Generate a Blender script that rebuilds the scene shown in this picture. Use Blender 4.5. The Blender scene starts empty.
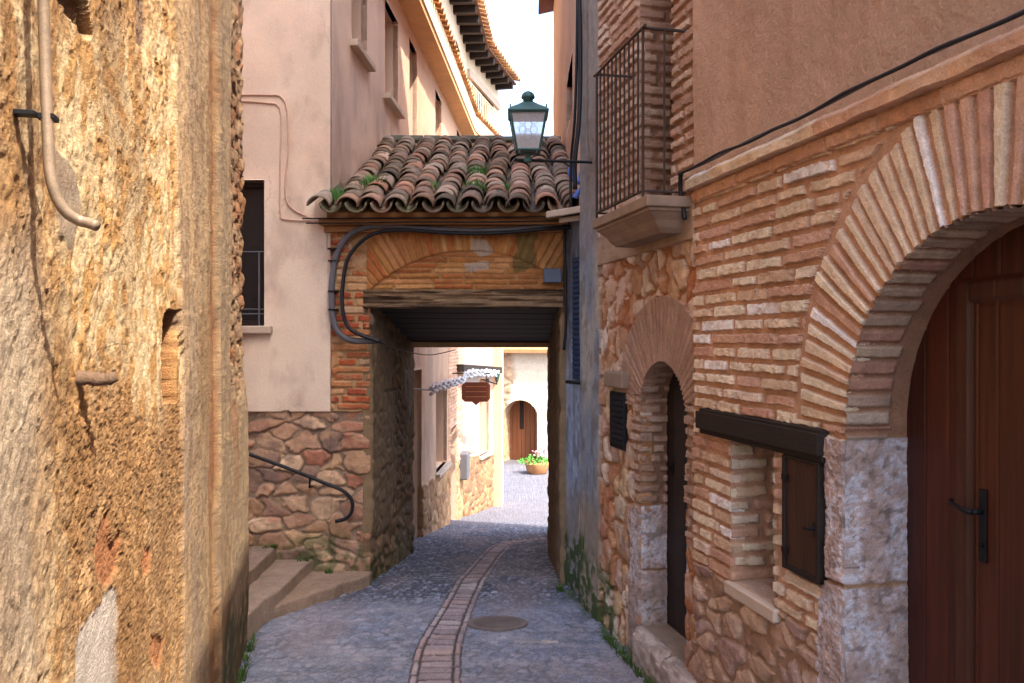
import bpy, math, random
import numpy as np
from mathutils import Vector, Matrix
random.seed(7)
SC = bpy.context.scene
COL = SC.collection
EYE = 2.0
F = 830.0
def lin(hx):
    r = [int(hx[i:i+2], 16)/255 for i in (0, 2, 4)]
    return np.array([c/12.92 if c <= .04045 else ((c+.055)/1.055)**2.4 for c in r])
# ------------------------------------------------------------------ noise
def h2(i, j, k=0):
    i = np.asarray(i).astype(np.int64); j = np.asarray(j).astype(np.int64)
    x = (i*374761393 + j*668265263 + k*982451653 + 12345) & 0xFFFFFFFF
    x = ((x ^ (x >> 13))*1274126177) & 0xFFFFFFFF
    x = ((x ^ (x >> 16))*2246822519) & 0xFFFFFFFF
    x = x ^ (x >> 15)
    return (x & 0xFFFFFF)/float(0x1000000)
def vn(x, y, k=0):
    xi = np.floor(x); yi = np.floor(y); fx = x-xi; fy = y-yi
    fx = fx*fx*(3-2*fx); fy = fy*fy*(3-2*fy)
    a = h2(xi, yi, k); b = h2(xi+1, yi, k); c = h2(xi, yi+1, k); d = h2(xi+1, yi+1, k)
    return (a*(1-fx)+b*fx)*(1-fy)+(c*(1-fx)+d*fx)*fy
def fbm(x, y, k=0, o=4):
    s = 0; a = .5; t = 0
    for q in range(o):
        s = s+a*vn(x, y, k+q*17); t += a; a *= .5; x = x*2.03+3.1; y = y*2.03+1.7
    return s/t
def sst(a, b, x):
    t = np.clip((x-a)/(b-a), 0, 1); return t*t*(3-2*t)
def mix(a, b, t):
    a = np.asarray(a); b = np.asarray(b)
    if a.ndim == 1: a = a[None]
    if b.ndim == 1: b = b[None]
    t = np.asarray(t)
    return a*(1-t[..., None])+b*t[..., None]
def pal(cols, r):
    P = np.array([lin(c) for c in cols]); n = len(cols)
    return P[np.minimum((r*n).astype(int), n-1)]
# ------------------------------------------------------------------ masonry patterns -> (height, colour)
PINK = ['dcc6a8', 'e4d2b6', 'd4b496', 'd0a894', 'e6d6bc', 'd6bc9e', 'cca288', 'dec4a6', 'e0cab4', 'c49680', 'e4d2ba', 'f0ebe6', 'd6ba9c', 'ddc6aa']
MORT = lin('be9579')
def bricks(s, z, course=.066, length=.3, mort=.021, depth=.017, k=0, cols=PINK, mcol=MORT, wob=.008, amb=1.0):
    zz = z+wob*(fbm(s*2.3, z*2.3, k+5, 3)-.5)*2
    row = np.floor(zz/course)
    zf = zz-row*course
    u = s/length+h2(row, row*0+3, k)*7
    i = np.floor(u); jl = i+(h2(i, row, k+1)-.5)*.55; jr = i+1+(h2(i+1, row, k+1)-.5)*.55
    lo = u < jl; hi = u > jr
    i = np.where(lo, i-1, np.where(hi, i+1, i))
    jl = i+(h2(i, row, k+1)-.5)*.55; jr = i+1+(h2(i+1, row, k+1)-.5)*.55
    d = np.minimum(np.minimum((u-jl)*length, (jr-u)*length)-.007, np.minimum(zf, course-zf))
    d = d-mort/2*(.7+.7*h2(i, row, k+9))+.014*(fbm(s*42, z*42, k+2, 4)-.5)
    m = sst(-.0005, .0045, d)
    r = h2(i, row, k+3)
    h = m*depth*(.45+.75*r)+.008*m*(fbm(s*45, z*60, k+4, 4)-.5)-.006*(1-m)*(fbm(s*25, z*25, k+6, 2))
    h = h*amb
    c = pal(cols, h2(i, row, k+8))*(0.82+.32*fbm(s*18, z*18, k+7, 3))[:, None]
    mc = mcol[None]*(0.8+.4*fbm(s*14, z*14, k+11, 4))[:, None]
    c = mix(c, mc, .45*sst(.55, .68, fbm(s*26, z*30, k+12, 4)))
    big = (.84+.32*fbm(s*1.7, z*1.5, k+13, 4))[:, None]
    return h, mix(mc, c, m)*big, m
def rubble(s, z, cs=.2, cz=.13, depth=.035, k=0, cols=('a8876b',), mcol=MORT, mw=.018, warp=.05, round_=.03):
    s0, z0 = s, z
    s = s+warp*(fbm(s*5, z*5, k+31, 3)-.5)*2; z = z+warp*.6*(fbm(s*5+9, z*5, k+32, 3)-.5)*2
    V = z/cz; iv = np.floor(V); U = s/cs
    f1 = np.full(s.shape, 9.); f2 = np.full(s.shape, 9.); ci = U*0; cj = U*0; ox = U*0; oy = U*0
    for b in (-1, 0, 1):
        gj = iv+b; Ub = U+.5*(gj % 2)+.3*h2(gj, gj*0, k+40); iu = np.floor(Ub)
        for a in (-1, 0, 1):
            gi = iu+a
            dx = gi+.5+(h2(gi, gj, k)-.5)*.85-Ub; dy = gj+.5+(h2(gi, gj, k+1)-.5)*.75-V
            p_ = 2.6; d = (np.abs(dx)**p_+np.abs(dy*1.05)**p_)**(1/p_)+.22*(h2(gi, gj, k+20)-.5)
            n1 = d < f1; ox = np.where(n1, dx, ox); oy = np.where(n1, dy, oy); f2 = np.where(n1, f1, np.minimum(f2, d))
            ci = np.where(n1, gi, ci); cj = np.where(n1, gj, cj); f1 = np.where(n1, d, f1)
    nf = fbm(s0*30, z0*30, k+2, 3)-.5
    e = (f2-f1)*.5*min(cs, cz)-mw*.35+.016*nf+.02*(fbm(s0*9, z0*9, k+22, 3)-.5)*min(1, cz/.12)
    m = sst(0, .007, e); hr = h2(ci, cj, k+3)
    tilt = (ox*(h2(ci, cj, k+23)-.5)+oy*(h2(ci, cj, k+24)-.5))*1.3
    h = m*depth*((.3+.7*hr)*(1-np.exp(-np.maximum(e, 0)/round_))*1.15+tilt)+m*.55*depth*(fbm(s0*16, z0*20, k+4, 5)-.5)+.006*(fbm(s0*30, z0*30, k+6, 2)-.5)
    c = pal(cols, h2(ci, cj, k+8))*(.55+.8*fbm(s0*15, z0*19, k+7, 5))[:, None]
    c = mix(c, pal(cols, h2(ci, cj, k+28)), sst(.45, .65, fbm(s0*7, z0*9, k+29, 4))*.7)
    mc = mcol[None]*(.75+.45*fbm(s0*12, z0*12, k+11, 3))[:, None]
    return h, mix(mc, c, m), m
# ------------------------------------------------------------------ frames (vertical planes)
class Frame:
    def __init__(s, O, e, n, off=0):
        s.e = np.array(e, float)/np.hypot(*e); s.n = np.array(n, float)/np.hypot(*n)
        s.O = np.array(O, float)+s.n*off
    def P(s, a, z, h=0):
        a = np.asarray(a, float); h = np.asarray(h, float)+0*a; z = np.asarray(z, float)+0*a
        return np.stack([s.O[0]+s.e[0]*a+s.n[0]*h, s.O[1]+s.e[1]*a+s.n[1]*h, z], -1)
    def S(s, px):
        r = (px-512)/F
        return (r*s.O[1]-s.O[0])/(s.e[0]-r*s.e[1])
    def Z(s, px, py):
        a = s.S(px); return EYE-(py-341.5)*(s.O[1]+s.e[1]*a)/F
    def off(s, d):
        return Frame(s.O, s.e, s.n, d)
    def pts(s, L):
        return [(s.S(x), s.Z(x, y)) for x, y in L]
def polysd(S, Z, pts):
    """signed distance to polygon, + inside"""
    d = np.full(S.shape, 1e9); ins = np.zeros(S.shape, bool); n = len(pts)
    for i in range(n):
        x1, y1 = pts[i]; x2, y2 = pts[(i+1) % n]
        ex, ey = x2-x1, y2-y1
        t = np.clip(((S-x1)*ex+(Z-y1)*ey)/(ex*ex+ey*ey+1e-12), 0, 1)
        d = np.minimum(d, np.hypot(S-x1-t*ex, Z-y1-t*ey))
        c = (y1 > Z) != (y2 > Z)
        ins ^= c & (S < (x2-x1)*(Z-y1)/((y2-y1) if y2 != y1 else 1e-9)+x1)
    return np.where(ins, d, -d)
def cracks(s, z, k=0, w=.004):
    a = fbm(s*1.6, z*1.3, k, 5); return np.clip(1-np.abs(a-.5)/w, 0, 1)*sst(.45, .6, fbm(s*.9, z*.9, k+50, 2))
def boxsd(S, Z, a, b, c, d):
    return np.minimum(np.minimum(S-a, b-S), np.minimum(Z-c, d-Z))
# ------------------------------------------------------------------ objects
def wloc(p):
    v = np.zeros(3)
    while p is not None: v = v+np.array(p.location); p = p.parent
    return v
def tag(o, label=None, cat=None, group=None, kind=None):
    if label: o['label'] = label
    if cat: o['category'] = cat
    if group: o['group'] = group
    if kind: o['kind'] = kind
    return o
def thing(name, label, cat, loc, group=None):
    o = bpy.data.objects.new(name, None); COL.objects.link(o); o.location = loc; o.empty_display_size = .2
    return tag(o, label, cat, group)
def link(name, V, faces, mat, parent=None, col=None, smooth=True, loc=None):
    V = np.asarray(V, float)
    if parent is not None: base = wloc(parent); loc = np.zeros(3)
    else:
        if loc is None: loc = np.array([V[:, 0].mean(), V[:, 1].mean(), V[:, 2].min()])
        loc = np.asarray(loc, float); base = loc
    me = bpy.data.meshes.new(name)
    V = V-base
    if isinstance(faces, np.ndarray):
        nf = len(faces)
        me.vertices.add(len(V)); me.vertices.foreach_set('co', V.astype(np.float32).ravel())
        me.loops.add(nf*4); me.loops.foreach_set('vertex_index', faces.astype(np.int32).ravel())
        me.polygons.add(nf); me.polygons.foreach_set('loop_start', np.arange(0, nf*4, 4, dtype=np.int32))
        me.update(calc_edges=True)
    else:
        me.from_pydata([tuple(v) for v in V], [], faces); me.update()
    me.polygons.foreach_set('use_smooth', np.full(len(me.polygons), smooth))
    if col is not None:
        at = me.color_attributes.new('Col', 'FLOAT_COLOR', 'POINT')
        c = np.ones((len(V), 4), np.float32); c[:, :3] = np.clip(col, 0, 1); at.data.foreach_set('color', c.ravel())
    me.materials.append(mat)
    o = bpy.data.objects.new(name, me); COL.objects.link(o)
    if parent is not None: o.parent = parent
    else: o.location = loc
    return o
def sheet(us, vs, pos, hc, mats, names, parents, sdf=None, part=None, skirt=.06, closed=False, kinds=None, flat=False):
    """height-field surface over parameters; split into objects by part id"""
    us = np.asarray(us, float); vs = np.asarray(vs, float)
    U, V = np.meshgrid(us, vs, indexing='ij'); nu, nv = U.shape
    keep = np.ones((nu-1, nv-1), bool)
    if sdf is not None:
        D = sdf(U.ravel(), V.ravel()).reshape(nu, nv)
        gu, gv = np.gradient(D, us, vs)
        g2 = np.maximum(gu*gu+gv*gv, .25)
        du = np.gradient(us)[:, None]; dv = np.gradient(vs)[None]
        near = np.abs(D) < .62*np.maximum(np.abs(du), np.abs(dv))
        inner = np.ones_like(near); inner[0] = inner[-1] = False; inner[:, 0] = inner[:, -1] = False
        near &= inner
        mu = np.clip(-D*gu/g2, -.7*abs(du), .7*abs(du)); mv = np.clip(-D*gv/g2, -.7*abs(dv), .7*abs(dv))
        U = np.where(near, U+mu, U); V = np.where(near, V+mv, V)
        uc = (us[1:]+us[:-1])/2; vc = (vs[1:]+vs[:-1])/2
        UC, VC = np.meshgrid(uc, vc, indexing='ij')
        keep = sdf(UC.ravel(), VC.ravel()).reshape(nu-1, nv-1) > 0
    H, C = hc(U.ravel(), V.ravel())[:2]
    P = pos(U.ravel(), V.ravel(), H)
    idx = np.arange(nu*nv).reshape(nu, nv)
    Q = np.stack([idx[:-1, :-1], idx[1:, :-1], idx[1:, 1:], idx[:-1, 1:]], -1)
    if part is not None:
        uc = (us[1:]+us[:-1])/2; vc = (vs[1:]+vs[:-1])/2
        UC, VC = np.meshgrid(uc, vc, indexing='ij')
        pid = part(UC.ravel(), VC.ravel()).reshape(nu-1, nv-1).astype(int)
    else: pid = np.zeros((nu-1, nv-1), int)
    Fs = [Q[keep]]; Ps = [pid[keep]]
    nb = nu*nv
    if skirt:
        K = np.pad(keep, 1); PI = np.pad(pid, 1)
        # neighbours in u
        A = K[:-1, 1:-1]; B = K[1:, 1:-1]; m = A != B
        ii, jj = np.nonzero(m)
        e1 = idx[ii, jj]; e2 = idx[ii, jj+1]; pA = np.where(A[ii, jj], PI[ii, jj+1], PI[ii+1, jj+1])
        A2 = K[1:-1, :-1]; B2 = K[1:-1, 1:]; m2 = A2 != B2
        i2, j2 = np.nonzero(m2)
        f1 = idx[i2, j2]; f2 = idx[i2+1, j2]; pB = np.where(A2[i2, j2], PI[i2+1, j2], PI[i2+1, j2+1])
        a = np.concatenate([e1, f1]); b = np.concatenate([e2, f2]); pp = np.concatenate([pA, pB])
        Fs.append(np.stack([a, b, b+nb, a+nb], -1)); Ps.append(pp)
        P2 = pos(U.ravel(), V.ravel(), H*0-skirt)
        P = np.concatenate([P, P2]); C = np.concatenate([C, C])
    Fa = np.concatenate(Fs); Pa = np.concatenate(Ps)
    out = []
    for q, nm in enumerate(names):
        f = Fa[Pa == q]
        if not len(f): out.append(None); continue
        used, inv = np.unique(f, return_inverse=True)
        out.append(link(nm, P[used], inv.reshape(-1, 4), mats[q], parents[q], C[used], smooth=not flat))
    return out
class MB:
    """collects simple solids for one mesh"""
    def __init__(s): s.v = []; s.f = []; s.c = []; s.cur = None
    def add(s, V, Fc):
        n = len(s.v); s.v += [tuple(map(float, p)) for p in V]; s.f += [tuple(n+i for i in f) for f in Fc]
        s.c += [s.cur if s.cur is not None else (.5, .5, .5)]*len(V)
    def box(s, fr, a0, a1, z0, z1, h0, h1, jit=0):
        V = []
        for a in (a0, a1):
            for z in (z0, z1):
                for h in (h0, h1):
                    V.append(fr.P(a, z, h)+np.array([random.uniform(-jit, jit) for _ in range(3)]))
        s.add(V, [(0, 1, 3, 2), (4, 6, 7, 5), (0, 4, 5, 1), (2, 3, 7, 6), (0, 2, 6, 4), (1, 5, 7, 3)]); return s
    def hexa(s, V):
        s.add(V, [(0, 1, 2, 3), (4, 7, 6, 5), (0, 4, 5, 1), (1, 5, 6, 2), (2, 6, 7, 3), (3, 7, 4, 0)]); return s
    def tube(s, pts, r, n=8, cap=True):
        pts = [np.array(p, float) for p in pts]; rs = r if hasattr(r, '__len__') else [r]*len(pts)
        rings = []; up = None
        for i, p in enumerate(pts):
            t = pts[min(i+1, len(pts)-1)]-pts[max(i-1, 0)]; t = t/(np.linalg.norm(t)+1e-12)
            if up is None:
                up = np.array([0, 0, 1.]) if abs(t[2]) < .9 else np.array([1., 0, 0])
            a = np.cross(t, up); a /= np.linalg.norm(a)+1e-12; b = np.cross(a, t); up = b
            rings.append([p+rs[i]*(math.cos(q*2*math.pi/n)*a+math.sin(q*2*math.pi/n)*b) for q in range(n)])
        V = [x for R in rings for x in R]; Fc = []
        for i in range(len(pts)-1):
            for q in range(n):
                Fc.append((i*n+q, i*n+(q+1) % n, (i+1)*n+(q+1) % n, (i+1)*n+q))
        if cap: Fc += [tuple(range(n))[::-1], tuple((len(pts)-1)*n+q for q in range(n))]
        s.add(V, Fc); return s
    def lathe(s, c, prof, n=16, sq=0):
        V = []; Fc = []
        for (r, z) in prof:
            for q in range(n):
                a = (q+.5)*2*math.pi/n+sq
                V.append((c[0]+r*math.cos(a), c[1]+r*math.sin(a), c[2]+z))
        for i in range(len(prof)-1):
            for q in range(n): Fc.append((i*n+q, i*n+(q+1) % n, (i+1)*n+(q+1) % n, (i+1)*n+q))
        Fc += [tuple(range(n))[::-1], tuple((len(prof)-1)*n+q for q in range(n))]
        s.add(V, Fc); return s
    def prism(s, fr, pts, h0, h1):
        n = len(pts); V = [fr.P(a, z, h0) for a, z in pts]+[fr.P(a, z, h1) for a, z in pts]
        s.add(V, [tuple(range(n)), tuple(range(2*n-1, n-1, -1))]+[(i, (i+1) % n, n+(i+1) % n, n+i) for i in range(n)]); return s
    def build(s, name, mat, parent=None, bevel=0, smooth=False, usecol=False, loc=None):
        o = link(name, s.v, s.f, mat, parent, np.array(s.c) if usecol else None, smooth, loc)
        if bevel:
            m = o.modifiers.new('Bevel', 'BEVEL'); m.width = bevel; m.segments = 2; m.limit_method = 'ANGLE'; m.angle_limit = .6
        return o
def smoothpath(P, n=6):
    P = [np.array(p, float) for p in P]; P = [2*P[0]-P[1]]+P+[2*P[-1]-P[-2]]; out = []
    for i in range(1, len(P)-2):
        for q in range(n):
            t = q/n; a, b, c, d = P[i-1:i+3]
            out.append(.5*((2*b)+(c-a)*t+(2*a-5*b+4*c-d)*t*t+(3*b-a-3*c+d)*t**3))
    out.append(P[-2]); return out
# ------------------------------------------------------------------ materials
def mat(name, base=None, rough=.9, nscale=40, bump=.3, bdist=.004, var=.15, vscale=6, metal=0, attr=False, stretch=None, spec=.3, fine=220, noise2=None, coat=0, fvar=None):
    m = bpy.data.materials.new(name); m.use_nodes = True; nt = m.node_tree; N = nt.nodes; L = nt.links
    b = N['Principled BSDF']; b.inputs['Roughness'].default_value = rough; b.inputs['Metallic'].default_value = metal
    b.inputs['Specular IOR Level'].default_value = spec
    if coat: b.inputs['Coat Weight'].default_value = coat
    tc = N.new('ShaderNodeTexCoord'); mp = N.new('ShaderNodeMapping'); L.new(tc.outputs['Object'], mp.inputs[0])
    if stretch: mp.inputs['Scale'].default_value = stretch
    def noise(sc, det=6, rg=.6):
        n = N.new('ShaderNodeTexNoise'); n.inputs['Scale'].default_value = sc; n.inputs['Detail'].default_value = det; n.inputs['Roughness'].default_value = rg
        L.new(mp.outputs[0], n.inputs['Vector']); return n
    n1 = noise(vscale)
    n3 = noise(fine, 8, .8)
    if attr:
        a = N.new('ShaderNodeAttribute'); a.attribute_name = 'Col'; src = a.outputs['Color']
    else:
        a = N.new('ShaderNodeRGB'); a.outputs[0].default_value = (*lin(base), 1); src = a.outputs[0]
    mr = N.new('ShaderNodeMapRange'); mr.inputs['From Min'].default_value = .25; mr.inputs['From Max'].default_value = .75
    mr.inputs['To Min'].default_value = 1-var; mr.inputs['To Max'].default_value = 1+var
    L.new(n1.outputs['Fac'], mr.inputs['Value'])
    m3 = N.new('ShaderNodeMapRange'); m3.inputs['From Min'].default_value = .25; m3.inputs['From Max'].default_value = .75
    fv = var if fvar is None else fvar
    m3.inputs['From Min'].default_value = .3; m3.inputs['From Max'].default_value = .7; m3.inputs['To Min'].default_value = 1-fv; m3.inputs['To Max'].default_value = 1+fv*.8
    L.new(n3.outputs['Fac'], m3.inputs['Value'])
    mu = N.new('ShaderNodeMath'); mu.operation = 'MULTIPLY'; L.new(mr.outputs[0], mu.inputs[0]); L.new(m3.outputs[0], mu.inputs[1])
    vm = N.new('ShaderNodeVectorMath'); vm.operation = 'SCALE'; L.new(src, vm.inputs[0]); L.new(mu.outputs[0], vm.inputs['Scale'])
    L.new(vm.outputs[0], b.inputs['Base Color'])
    if bump:
        n2 = noise(nscale, 8, .75); bp = N.new('ShaderNodeBump'); bp.inputs['Strength'].default_value = bump; bp.inputs['Distance'].default_value = bdist
        L.new(n2.outputs['Fac'], bp.inputs['Height']); L.new(bp.outputs[0], b.inputs['Normal'])
    return m
M = {}
M['masonry'] = mat('brick masonry', attr=True, bump=1, bdist=.009, nscale=70, var=.17, vscale=16, fine=140, fvar=.34)
M['stucco'] = mat('rough stucco', attr=True, bump=1, bdist=.035, nscale=42, var=.1, vscale=3, fine=90, fvar=.22)
M['crumble'] = mat('crumbling lime render', attr=True, bump=1, bdist=.016, nscale=110, var=.2, vscale=14, fine=150, fvar=.42)
M['plaster'] = mat('smooth plaster', attr=True, bump=.5, bdist=.006, nscale=14, var=.07, vscale=2.5, fine=60, fvar=.12)
M['plasterU'] = mat('pale plaster', 'd9b8a0', bump=.4, bdist=.006, nscale=14, var=.07, vscale=2.5)
M['ground'] = mat('cobbles', attr=True, rough=.75, bump=.8, bdist=.006, nscale=45, var=.2, vscale=7, fine=75, fvar=.45, spec=.12)
M['wood'] = mat('dark stained wood', attr=True, rough=.5, bump=.35, bdist=.004, nscale=30, var=.28, vscale=8, stretch=(1, 1, .07), fine=90, spec=.4)
M['woodP'] = mat('dark plank wood', '3c261a', rough=.6, bump=.4, bdist=.004, nscale=30, var=.3, vscale=8, stretch=(1, 1, .07), fine=90)
M['beam'] = mat('old dark beam', '241c18', rough=.7, bump=.6, bdist=.008, nscale=25, var=.3, vscale=7, stretch=(.2, .2, 1), spec=.3)
M['greybeam'] = mat('weathered grey lintel', '6f5b48', rough=.85, bump=.9, bdist=.012, nscale=16, var=.3, vscale=8, stretch=(.1, .1, 1), fine=70)
M['tan'] = mat('tan eave board', '9a7048', rough=.85, bump=.6, bdist=.008, nscale=20, var=.3, vscale=5, stretch=(.25, 1, 1))
M['tile'] = mat('old clay tile', attr=True, rough=.9, bump=.6, bdist=.004, nscale=60, var=.28, vscale=22, fine=150)
M['iron'] = mat('black iron', '16161a', rough=.55, bump=.3, bdist=.002, nscale=80, var=.2, metal=.3)
M['rust'] = mat('brown iron railing', '3a2f2b', rough=.7, bump=.4, bdist=.002, nscale=90, var=.3)
M['green'] = mat('green patinated metal', '44625f', rough=.5, bump=.3, bdist=.002, nscale=60, var=.25, metal=.4)
M['cable'] = mat('black cable', '1b1c22', rough=.5, bump=.1, bdist=.001, var=.15)
M['greypvc'] = mat('grey conduit', '5d5c62', rough=.55, bump=.15, bdist=.001, var=.12)
M['pipe'] = mat('painted metal pipe', '8d7a66', rough=.5, bump=.35, bdist=.002, nscale=50, var=.3, vscale=20, metal=.3)
M['pinkcable'] = mat('painted over cable', 'c5a492', rough=.7, bump=.1, bdist=.001)
M['stone'] = mat('balcony stone', '8b7868', rough=.9, bump=.7, bdist=.006, nscale=40, var=.22, vscale=8)
M['sill'] = mat('pale sill stone', 'bdaa98', rough=.9, bump=.5, bdist=.004, nscale=40, var=.15)
M['steps'] = mat('worn step stone', attr=True, rough=.9, bump=1, bdist=.016, nscale=22, var=.28, vscale=6, fine=60, fvar=.35)
M['blue'] = mat('faded blue paint', '2b3a55', rough=.7, bump=.3, bdist=.002, var=.2)
M['bluebag'] = mat('blue plastic wrap', '4468b8', rough=.3, bump=.5, bdist=.01, nscale=30, var=.3, spec=.6)
M['bluegrey'] = mat('blue grey box', '5d6a80', rough=.6, bump=.2, bdist=.002, var=.1)
M['white'] = mat('pale cable wrap', 'd8d6d8', rough=.6, bump=.3, bdist=.003, var=.12)  # off-white for the cable bundle and the lantern tracery
M['rope'] = mat('cream paint', 'd9ccb4', rough=.7, bump=.2, bdist=.002)
M['board'] = mat('brown sign board', '5c2c1a', rough=.7, bump=.4, bdist=.004, nscale=25, var=.3, stretch=(1, 1, .3))
M['leaf'] = mat('grass blade', '4d7a38', rough=.7, bump=0, var=.3, vscale=12)
M['leaf2'] = mat('planter leaf', '5a9a3c', rough=.6, bump=0, var=.3, vscale=12)
M['flower'] = mat('pink petal', 'e08a9a', rough=.6, bump=0, var=.2)
M['terracotta'] = mat('terracotta pot', 'b98458', rough=.85, bump=.3, bdist=.004, var=.2)
M['shade'] = mat('dark window wood', '2a201c', rough=.6, bump=.2, bdist=.003, var=.2)
M['soil'] = mat('potting soil', '33261c', rough=.95, bump=.5, bdist=.01, var=.2)
M['wall'] = mat('plain house render', 'c59a72', rough=.9, bump=.4, bdist=.01, var=.12, vscale=2)
M['moss'] = mat('moss', '46602a', rough=.95, bump=.8, bdist=.01, nscale=60, var=.35, vscale=15)
M['bodypink'] = mat('pink house render', 'cfa890', rough=.9, bump=.4, bdist=.01, var=.1, vscale=2)
def glass(name, c, rough=.15, trans=.6):
    m = mat(name, c, rough=rough, bump=.4, bdist=.004, nscale=90, var=.1, spec=.5)
    m.node_tree.nodes['Principled BSDF'].inputs['Transmission Weight'].default_value = trans
    if trans: m.node_tree.nodes['Principled BSDF'].inputs['IOR'].default_value = 1.02
    return m
M['frost'] = glass('frosted lantern glass', 'f4f6fc', .3, .62)
M['pane'] = glass('dark window glass', '15181c', .35, 0)
# ------------------------------------------------------------------ terrain
def gz(Y):
    Y = np.asarray(Y, float)
    z = np.where(Y < 4.6, (4.6-Y)*.09, 0)
    z = z-.154*np.clip(Y-7.0, 0, 9.5)-.105*np.clip(Y-16.5, 0, 3.5)-.02*np.clip(Y-20, 0, 60)-.015*np.clip(Y-6, 0, 1)
    return z
# ================================================================== frames of the place
L0 = math.hypot(.217, 1)
WR = Frame((1.9, 0), (-.217, 1), (-1, -.217))       # right-hand house fronts
WL = Frame((-.595, 0), (-.217, 1), (1, .217))       # left-hand old wall
PF = Frame((0, 6.9), (1, 0), (0, -1))               # fronts facing down the lane
SW1 = Frame((-1.51, 6.9), (.54, 9.3), (9.3, -.54))  # long side wall beyond the archway
SW2 = Frame((-.97, 16.2), (.64, 2.8), (2.8, -.64))
def pxs(fr, x0, x1, step):
    n = int(abs(x1-x0)/step)+2
    return np.sort(np.array([fr.S(x) for x in np.linspace(x0, x1, n)]))
def jamb(name, fr, s, z0, z1, depth, d, hc, m, parent, step=.006, dstep=.008, v0=-.012):
    us = np.linspace(z0, z1, max(3, int((z1-z0)/step))); vs = np.linspace(v0, depth, max(3, int(depth/dstep)))
    return sheet(us, vs, lambda u, v, h: fr.P(s+d*h, u, -v), lambda u, v: hc(v, u), [m], [name], [parent], skirt=0)[0]
def arcrev(name, fr, sc, zc, R, a0, a1, depth, hc, m, parent, v0=-.012):
    n = int(abs(a1-a0)*R/.006); us = np.linspace(a0, a1, n); vs = np.linspace(v0, depth, int(depth/.008)+2)
    return sheet(us, vs, lambda u, v, h: fr.P(sc+(R-h)*np.cos(u), zc+(R-h)*np.sin(u), -v), lambda u, v: hc(v, u*R), [m], [name], [parent], skirt=0)[0]
def cst(c, k=0, sc=6, amp=.25):
    c = lin(c) if isinstance(c, str) else c
    return lambda s, z: c[None]*(1-amp/2+amp*fbm(s*sc, z*sc, k, 4))[:, None]
GRAN = ['a79a94', '9d9498', 'b0a29a']
def granite(s, z, k=0):
    n = fbm(s*75, z*75, k, 4); b = fbm(s*9, z*9, k+3, 5)
    c = mix(lin('b8a49c'), lin('cdc9d0'), sst(.35, .6, n)); c = mix(c, lin('a88c7e'), sst(.42, .62, b)*.75); c = mix(c, lin('7d6c64'), sst(.6, .68, fbm(s*30, z*30, k+7, 4))*.7); c = mix(c, lin('8f7c6c'), sst(.7, .0, z)*.5); c = c*(.8+.4*fbm(s*25, z*25, k+5, 4))[:, None]
    return .010*(n-.5)+.025*(b-.5), c
def voussoir(s, z, sc, zc, R, ln, wid, k, cols, mcol, depth=.016, mort=.018):
    r = np.hypot(s-sc, z-zc); a = np.arctan2(z-zc, s-sc); Rm = R+ln*.4
    t = a*Rm/wid+.25*(fbm(r*4, a*3, k+1, 2)-.5); i = np.floor(t); f = t-i
    rr = R+ln*(1-.10*h2(i, i*0+1, k)); 
    w = wid*r/Rm
    d = np.minimum(np.minimum(f, 1-f)*w, np.minimum(rr-r, r-R+.02))-mort/2*(.7+.6*h2(i, i*0+5, k))+.008*(fbm(s*38, z*38, k+2, 3)-.5)
    m = sst(-.001, .006, d)
    h = m*depth*(.5+.7*h2(i, i*0+2, k))+.005*m*(fbm(s*60, z*60, k+4, 3)-.5)-.005*(1-m)*fbm(s*25, z*25, k+6, 2)
    c = pal(cols, h2(i, i*0+3, k))*(.82+.32*fbm(s*18, z*18, k+7, 3))[:, None]
    return h, mix(mcol[None]*(.85+.3*fbm(s*14, z*14, k+9, 3))[:, None], c, m), r, a
def put(h, c, h2_, c2, m):
    m = m.astype(float)
    return h*(1-m)+h2_*m, mix(c, c2, m)
def poly_body(name, pts, z0, z1, m, parent, bevel=0):
    b = MB(); n = len(pts)
    b.add([(x, y, z0) for x, y in pts]+[(x, y, z1) for x, y in pts], [tuple(range(n)), tuple(range(2*n-1, n-1, -1))]+[(i, (i+1) % n, n+(i+1) % n, n+i) for i in range(n)])
    return b.build(name, m, parent, bevel)
def xy(fr, s, h): p = fr.P(s, 0, h); return (p[0], p[1])
def mossy(c, z, s, k, top=.3, g='3f5426'):
    m = sst(0, .12, top*(.3+1.2*fbm(s*3, z*2, k, 3))-z)*sst(.36, .55, fbm(s*16, z*16, k+1, 3))
    return mix(c, lin(g), m*.6)
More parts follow.
